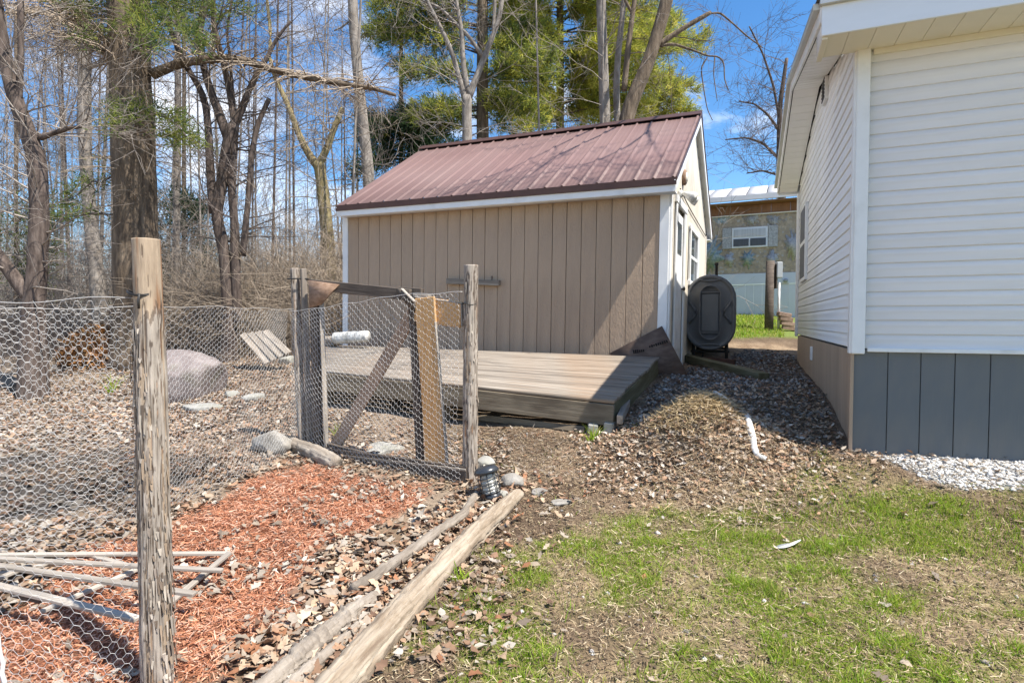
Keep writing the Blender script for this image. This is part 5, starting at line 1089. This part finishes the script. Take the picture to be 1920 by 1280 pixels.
# ------------------------------------------------------------------ leaf litter
def leaves(name, label, X, Y, size, cols, lift=.012, tilt=.38, curl=.35, simple=False):
    N = len(X); Z = G(X, Y)+rng.uniform(.002, lift, N); a = rng.uniform(0, 6.283, N); s = size*rng.choice((.5, .7, .9, 1.1, 1.5), N)*rng.uniform(.8, 1.2, N)
    u = np.stack([np.cos(a), np.sin(a), rng.normal(0, tilt, N)], -1); u /= np.linalg.norm(u, axis=1)[:, None]
    n = np.stack([rng.normal(0, tilt, N), rng.normal(0, tilt, N), np.ones(N)], -1); v = np.cross(n, u); v /= np.linalg.norm(v, axis=1)[:, None]; n = np.cross(u, v)
    # lobed outline: 9 rim points + spine, folded along the spine and curled
    rim = np.array([(-.5, 0), (-.28, .16), (-.18, .30), (-.02, .2), (.14, .32), (.26, .16), (.5, 0), (.26, -.16), (.14, -.3), (-.02, -.19), (-.18, -.31), (-.28, -.15)])
    rim = np.repeat(rim[None], N, 0)*(1+rng.normal(0, .14, (N, 12, 1))); cu = rng.normal(0, curl, (N, 1)); fo = rng.uniform(-.1, curl*1.6, (N, 1))
    h = cu*(rim[..., 0]**2)*2+fo*np.abs(rim[..., 1])
    P = np.stack([X, Y, Z+s*.12], -1)
    V = P[:, None]+s[:, None, None]*(rim[..., 0:1]*u[:, None]+rim[..., 1:2]*v[:, None]*.85+h[..., None]*n[:, None])
    if simple:
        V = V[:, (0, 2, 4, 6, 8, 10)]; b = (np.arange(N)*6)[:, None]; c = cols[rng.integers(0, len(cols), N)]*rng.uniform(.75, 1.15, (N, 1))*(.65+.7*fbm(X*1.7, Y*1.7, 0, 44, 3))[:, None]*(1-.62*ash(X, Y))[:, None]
        Vf = V.reshape(-1, 3); Vf[:, 2] = np.maximum(Vf[:, 2], G(Vf[:, 0], Vf[:, 1])+.003)
        o = world_obj(name, Vf, [b+np.array([[0, 1, 2, 3]]), b+np.array([[0, 3, 4, 5]])], 'attr_leaf', None, np.repeat(c, 6, 0)); tag(o, label, 'leaves', kind='stuff'); return o
    b = (np.arange(N)*12)[:, None]
    q = np.array([[0, 1, 11], [1, 2, 3], [9, 10, 11], [3, 4, 5], [7, 8, 9]]); quad = np.array([[1, 3, 9, 11], [3, 5, 7, 9]]); tr = np.array([[5, 6, 7]])
    F3 = (b[:, :, None]+np.concatenate([q, tr])[None]).reshape(-1, 3); F4 = (b[:, :, None]+quad[None]).reshape(-1, 4)
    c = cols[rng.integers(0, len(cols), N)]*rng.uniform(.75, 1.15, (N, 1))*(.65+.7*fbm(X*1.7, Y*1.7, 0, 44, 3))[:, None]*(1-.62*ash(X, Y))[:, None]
    # keep above the soil
    Vf = V.reshape(-1, 3); gz = G(Vf[:, 0], Vf[:, 1]); Vf[:, 2] = np.maximum(Vf[:, 2], gz+.003)
    o = world_obj(name, Vf, [F3, F4], 'attr_leaf', None, np.repeat(c, 12, 0)); tag(o, label, 'leaves', kind='stuff'); return o
BROWN = np.array([(.30, .18, .11), (.36, .235, .15), (.23, .135, .085), (.42, .30, .20), (.17, .10, .065), (.47, .37, .27), (.33, .15, .075)])
PALE = np.array([(.34, .285, .225), (.40, .345, .28), (.29, .235, .18), (.25, .195, .145), (.33, .235, .165), (.45, .395, .33), (.21, .16, .12)])
def scatter(n, x0, x1, y0, y1, dens):
    X = rng.uniform(x0, x1, n); Y = rng.uniform(y0, y1, n); k = rng.random(n) < dens(X, Y); return X[k], Y[k]
def on_deck(X, Y):
    P = [(FR.x, FR.y), (BR.x, BR.y), (BL.x, BL.y), (FL.x, FL.y)]; return poly_sd(X, Y, P) > -.02
def blocked(X, Y):
    u, v = house_uv(X, Y); dx, dy = X-SC.x, Y-SC.y; a = dx*SHED_R.x+dy*SHED_R.y; b = dx*SHED_B.x+dy*SHED_B.y
    return ((u > -.02) & (v > -.0)) | ((a < .02) & (a > -5.1) & (b > -.02) & (b < 4.4)) | on_deck(X, Y)
LOGA, LOGB = gpx(975, 932), gpx(640, 1290)
def side_of_log(X, Y): return (X-LOGA.x)*(LOGB.y-LOGA.y)-(Y-LOGA.y)*(LOGB.x-LOGA.x)      # sign tells the side
sgn = np.sign(side_of_log(np.array([-3.]), np.array([2.5])))[0]
def d_log(X, Y):
    e = np.array([LOGB.x-LOGA.x, LOGB.y-LOGA.y]); return sgn*side_of_log(X, Y)/np.linalg.norm(e)   # + on the bed side
X, Y = scatter(15000, -2.2, 1.2, 1.6, 4.3, lambda X, Y: np.where((d_log(X, Y) > .0) & (d_log(X, Y) < .32+.3*vnoise(X*5, Y*5, 0, 3)), .85, 0)+np.where((d_log(X, Y) < 0) & (d_log(X, Y) > -.45), .13, 0))
leaves('leaf_litter', 'brown oak leaves heaped along the logs', X, Y, .047, np.concatenate([BROWN, BROWN, PALE[:5]])*.95, lift=.035)
X, Y = scatter(42000, .5, 3.2, 3.5, 6.2, lambda X, Y: .9*np.exp(-(((X-1.6)/.72)**2+((Y-4.45)/.5)**2))*(~blocked(X, Y))*(.10+.90*sstep(.18, .36, np.hypot((X-1.48), (Y-4.66)*1.2)))+.10*(~blocked(X, Y))*(Y > 4))
leaves('leaf_litter', 'brown leaves covering the heap before the deck and house', X, Y, .036, np.concatenate([BROWN[:4], PALE[:6]])*1.22, lift=.035, tilt=.42)
X, Y = scatter(250000, -7.5, .0, 2.1, 12, lambda X, Y: .7*sstep(-.25, .2, (Y-(5.0-.62*(X+1.78)*0)-0)*.0+1)*((zones(X, Y)[0] < .4) & (~blocked(X, Y)))*np.where(X < -1.2-.25*(Y-5), 1, .25)*sstep(13, 6, Y)*(.25+1.1*sstep(.35, .6, fbm(X*2.3, Y*2.3, 0, 45, 3)))*(1-.6*ash(X, Y)))
leaves('leaf_litter', 'pale dry leaves carpeting the ground of the woods', X, Y, .042, np.concatenate([PALE, BROWN[:5]])*1.0, lift=.018, tilt=.28, simple=True)
X, Y = scatter(11000, -3.2, .2, 1.5, 4.6, lambda X, Y: (zones(X, Y)[0] > .5)*np.where(fbm(X*2.2, Y*2.2, 0, 61, 3) > .55, .75, .10))
leaves('leaf_litter', 'pale curled leaves strewn over the red mulch', X, Y, .042, PALE, lift=.03)
X, Y = scatter(2600, -.3, 5, 1.6, 5.6, lambda X, Y: .22*(zones(X, Y)[1] > .2)+.5*((zones(X, Y)[1] <= .2) & (d_log(X, Y) < 0)))
leaves('leaf_litter', 'scattered dead leaves lying on the patchy lawn', X, Y, .043, np.concatenate([BROWN, PALE]), lift=.02, tilt=.3)
X, Y = scatter(5000, 1.0, 5.2, 5.0, 9.5, lambda X, Y: .5*(~blocked(X, Y)))
leaves('leaf_litter', 'dull leaves on the shaded gravel between shed and house', X, Y, .045, BROWN*.7, lift=.02)
# grit, wood bits and soil crumbs give the bare earth its texture
def chips(name, label, X, Y, ln, wd, cols, m='attr_leaf', lift=.012, upr=.25, cat='debris', bend=.0):
    N = len(X); Z = G(X, Y)+rng.uniform(.0, lift, N); a = rng.uniform(0, 6.283, N); D = np.stack([np.cos(a), np.sin(a), rng.normal(0, upr, N)], -1); D /= np.linalg.norm(D, axis=1)[:, None]
    Sd = np.stack([-np.sin(a), np.cos(a), rng.normal(0, .5, N)], -1); Sd /= np.linalg.norm(Sd, axis=1)[:, None]
    l = ln*rng.uniform(.4, 1.4, (N, 1)); w = wd*rng.uniform(.6, 1.5, (N, 1)); P = np.stack([X, Y, Z+.004], -1)
    V = np.stack([P-Sd*w, P+Sd*w, P+D*l+Sd*w*.5, P+D*l-Sd*w*.5], 1); c = cols[rng.integers(0, len(cols), N)]*rng.uniform(.7, 1.25, (N, 1))
    o = world_obj(name, V.reshape(-1, 3), [np.arange(4*N).reshape(-1, 4)], m, None, np.repeat(c, 4, 0)); tag(o, label, cat, kind='stuff'); return o
X, Y = scatter(115000, -3.4, .2, 1.3, 4.7, lambda X, Y: zones(X, Y)[0]*np.where(fbm(X*2.2, Y*2.2, 0, 61, 3) > .6, .5, 1)*.95)
chips('red_mulch', 'red-orange shredded mulch covering the garden bed', X, Y, .040, .0022, np.array([(.52, .23, .125), (.45, .18, .09), (.58, .30, .19), (.32, .12, .065), (.60, .38, .27)]), lift=.02, cat='mulch')
X, Y = scatter(150000, -.9, 4.2, 1.5, 5.9, lambda X, Y: .75*(~blocked(X, Y))*((d_log(X, Y) < 0) | (Y > 4.0)))
chips('thatch', 'dead straw-coloured thatch over lawn and bare soil', X, Y, .030, .0017, np.array([(.40, .31, .19), (.32, .23, .13), (.50, .41, .27), (.20, .135, .08), (.12, .08, .05), (.17, .12, .075)]), lift=.014, cat='thatch')
X, Y = scatter(40000, -4, 1.3, 4.2, 8, lambda X, Y: .8*(~blocked(X, Y)))
chips('woody_debris', 'broken twigs and litter on the ground by the gate', X, Y, .05, .0022, np.concatenate([PALE, BROWN])*.9, lift=.02)
X, Y = scatter(9000, 1.0, 2.4, 3.3, 5.0, lambda X, Y: .95*np.exp(-(((X-1.55)/.4)**2+((Y-4.1)/.5)**2)))
chips('straw', 'dry straw and thin twigs spilling down the heap', X, Y, .13, .0016, np.array([(.42, .32, .19), (.50, .40, .26), (.34, .25, .15), (.38, .3, .22)]), lift=.06, upr=.35, cat='straw')
X, Y = scatter(24000, .9, 2.1, 4.2, 5.1, lambda X, Y: sstep(.42, .2, np.hypot(X-1.48, (Y-4.66)*1.2)))
chips('straw', 'clump of tan matted hay on top of the leaf heap', X, Y, .06, .002, np.array([(.50, .38, .21), (.58, .46, .28), (.42, .31, .17)]), lift=.045, upr=.35, cat='straw') # 'dry straw and thin twigs spilling down the heap', X, Y, .13, .0016, np.array([(.42, .32, .19), (.50, .40, .26), (.34, .25, .15), (.38, .3, .22)]), lift=.06, upr=.35, cat='straw')
# grass
def grass(name, label, X, Y, h, w, cols, lean=.5):
    N = len(X); Z = G(X, Y)-.004; a = rng.uniform(0, 6.283, N); L = rng.normal(0, lean, (N, 2)); hh = h*rng.uniform(.4, 1.3, N)
    P = np.stack([X, Y, Z], -1); S_ = np.stack([np.cos(a), np.sin(a), np.zeros(N)], -1)*(w*rng.uniform(.7, 1.3, N))[:, None]
    M1 = P+np.stack([L[:, 0]*.35*hh, L[:, 1]*.35*hh, hh*.6], -1); T = P+np.stack([L[:, 0]*hh, L[:, 1]*hh, hh], -1)
    V = np.stack([P-S_, P+S_, M1+S_*.8, M1-S_*.8, T], 1).reshape(-1, 3); b = (np.arange(N)*5)[:, None]
    c = cols[rng.integers(0, len(cols), N)]*rng.uniform(.75, 1.2, (N, 1))
    o = world_obj(name, V, [b+np.array([[0, 1, 2, 3]]), b+np.array([[3, 2, 4]])], 'attr_green', None, np.repeat(c, 5, 0)); tag(o, label, 'grass', kind='stuff'); return o
GR = np.array([(.23, .36, .025), (.30, .42, .035), (.17, .28, .025), (.37, .42, .06), (.42, .37, .13)])
X, Y = scatter(420000, -.4, 5.2, 1.55, 4.9, lambda X, Y: zones(X, Y)[1]*(.12+.88*sstep(.37, .56, fbm(X*3.4, Y*3.4, 0, 77, 5)))*(~blocked(X, Y))*sstep(7, 2.5, Y)*.75*(1-.85*sstep(.55, .66, fbm(X*2.1+5, Y*2.1, 0, 99, 4))))
tuf = sstep(.5, .75, fbm(X*9, Y*9, 0, 13, 2))
grass('lawn_grass', 'short patchy green grass of the lawn', X, Y, .022+.030*tuf, .0019, GR, .75)
X, Y = scatter(50000, 1.2, 5.2, 2.2, 4.2, lambda X, Y: zones(X, Y)[1]*sstep(.45, .1, np.abs(house_uv(X, Y)[1]+.85))*sstep(1.4, 2.2, X))
grass('lawn_grass', 'brighter thicker grass along the white gravel strip', X, Y, .045, .002, GR)
X, Y = scatter(900, -.4, 1.4, 3.6, 5.2, lambda X, Y: sstep(.6, .75, fbm(X*3, Y*3, 0, 7, 3))*(~blocked(X, Y)))
grass('grass_tufts', 'sparse green tufts in the bare soil near the gate', X, Y, .05, .0025, GR)
X, Y = scatter(42000, 2.2, 12, 10.6, 16, lambda X, Y: zones(X, Y)[4]*(~blocked(X, Y)))
grass('back_lawn', 'sunlit grass before the mobile home', X, Y, .07, .007, GR*1.1)
def weed(px, py, n, h, lab):
    p = gpx(px, py); X = p.x+rng.normal(0, .022, n); Y = p.y+rng.normal(0, .022, n); o = grass('weed', lab, X, Y, h, .005, GR*1.15, .7); del o['kind']; o['category'] = 'weed'
weed(1110, 826, 34, .12, 'small green weed growing by the deck corner blocks'); weed(862, 1088, 30, .07, 'small green weed growing against the long peeled log'); weed(640, 825, 40, .14, 'green weed growing inside the gate by the slab'); weed(208, 735, 30, .25, 'green shoot beside the large boulder')
# gravel
bm = bmesh.new(); bmesh.ops.create_icosphere(bm, subdivisions=1, radius=1); IV = np.array([v.co[:] for v in bm.verts]); IF = np.array([[v.index for v in f.verts] for f in bm.faces]); bm.free()
OV8 = np.array([(1, 0, 0), (-1, 0, 0), (0, 1, 0), (0, -1, 0), (0, 0, 1), (0, 0, -1)], float)*1.2; OF8 = np.array([(0, 2, 4), (2, 1, 4), (1, 3, 4), (3, 0, 4), (2, 0, 5), (1, 2, 5), (3, 1, 5), (0, 3, 5)])
def gravel(name, label, X, Y, size, cols, IV=OV8, IF=OF8):
    N = len(X); s = size*rng.uniform(.5, 1.4, N); Z = G(X, Y)+s*.2; K = len(IV)
    Vv = IV[None]*rng.uniform(.5, 1.4, (N, K, 1))*np.array([1, 1, .65]); a = rng.uniform(0, 6.283, N); ca, sa = np.cos(a)[:, None], np.sin(a)[:, None]; st = rng.uniform(.7, 1.5, (N, 1)); x, y = Vv[..., 0]*st, Vv[..., 1]
    V = np.stack([x*ca-y*sa, x*sa+y*ca, Vv[..., 2]], -1)*s[:, None, None]+np.stack([X, Y, Z], -1)[:, None]
    F = (np.arange(N)*K)[:, None, None]+IF[None]; c = cols[rng.integers(0, len(cols), N)]*rng.uniform(.8, 1.15, (N, 1))
    o = world_obj(name, V.reshape(-1, 3), [F.reshape(-1, 3)], 'attr_stone', None, np.repeat(c, K, 0)); tag(o, label, 'gravel', kind='stuff'); return o
X, Y = scatter(42000, 1.8, 5.0, 2.4, 5.0, lambda X, Y: zones(X, Y)[2]*(~blocked(X, Y)))
gravel('white_gravel', 'white crushed stone strip along the house skirting', X, Y, .0115, np.array([(.62, .61, .60), (.70, .69, .67), (.50, .49, .47), (.42, .4, .37), (.66, .63, .58)]), IV, IF)
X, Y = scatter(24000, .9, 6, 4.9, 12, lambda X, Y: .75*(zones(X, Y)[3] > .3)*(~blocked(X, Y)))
gravel('grey_gravel', 'grey crushed stone between the shed and the house', X, Y, .018, np.array([(.22, .21, .195), (.15, .14, .13), (.32, .31, .295), (.10, .085, .075), (.14, .10, .08)]))  # stone colours darkened too, carrying part of the house's shade
X, Y = scatter(30000, -.7, 4.2, 1.55, 5.6, lambda X, Y: .55*(~blocked(X, Y))*((d_log(X, Y) < 0) | (Y > 4.0)))
gravel('soil_crumbs', 'crumbs of dark soil over the lawn and bare earth', X, Y, .006, np.array([(.13, .09, .06), (.2, .14, .09), (.09, .065, .045), (.26, .19, .12)]))
X, Y = scatter(2600, -.6, 5, 1.6, 5.2, lambda X, Y: .12*(~blocked(X, Y)))
gravel('pebbles', 'small pebbles scattered in the soil and lawn', X, Y, .011, np.array([(.40, .36, .32), (.30, .26, .22), (.52, .48, .44)]))
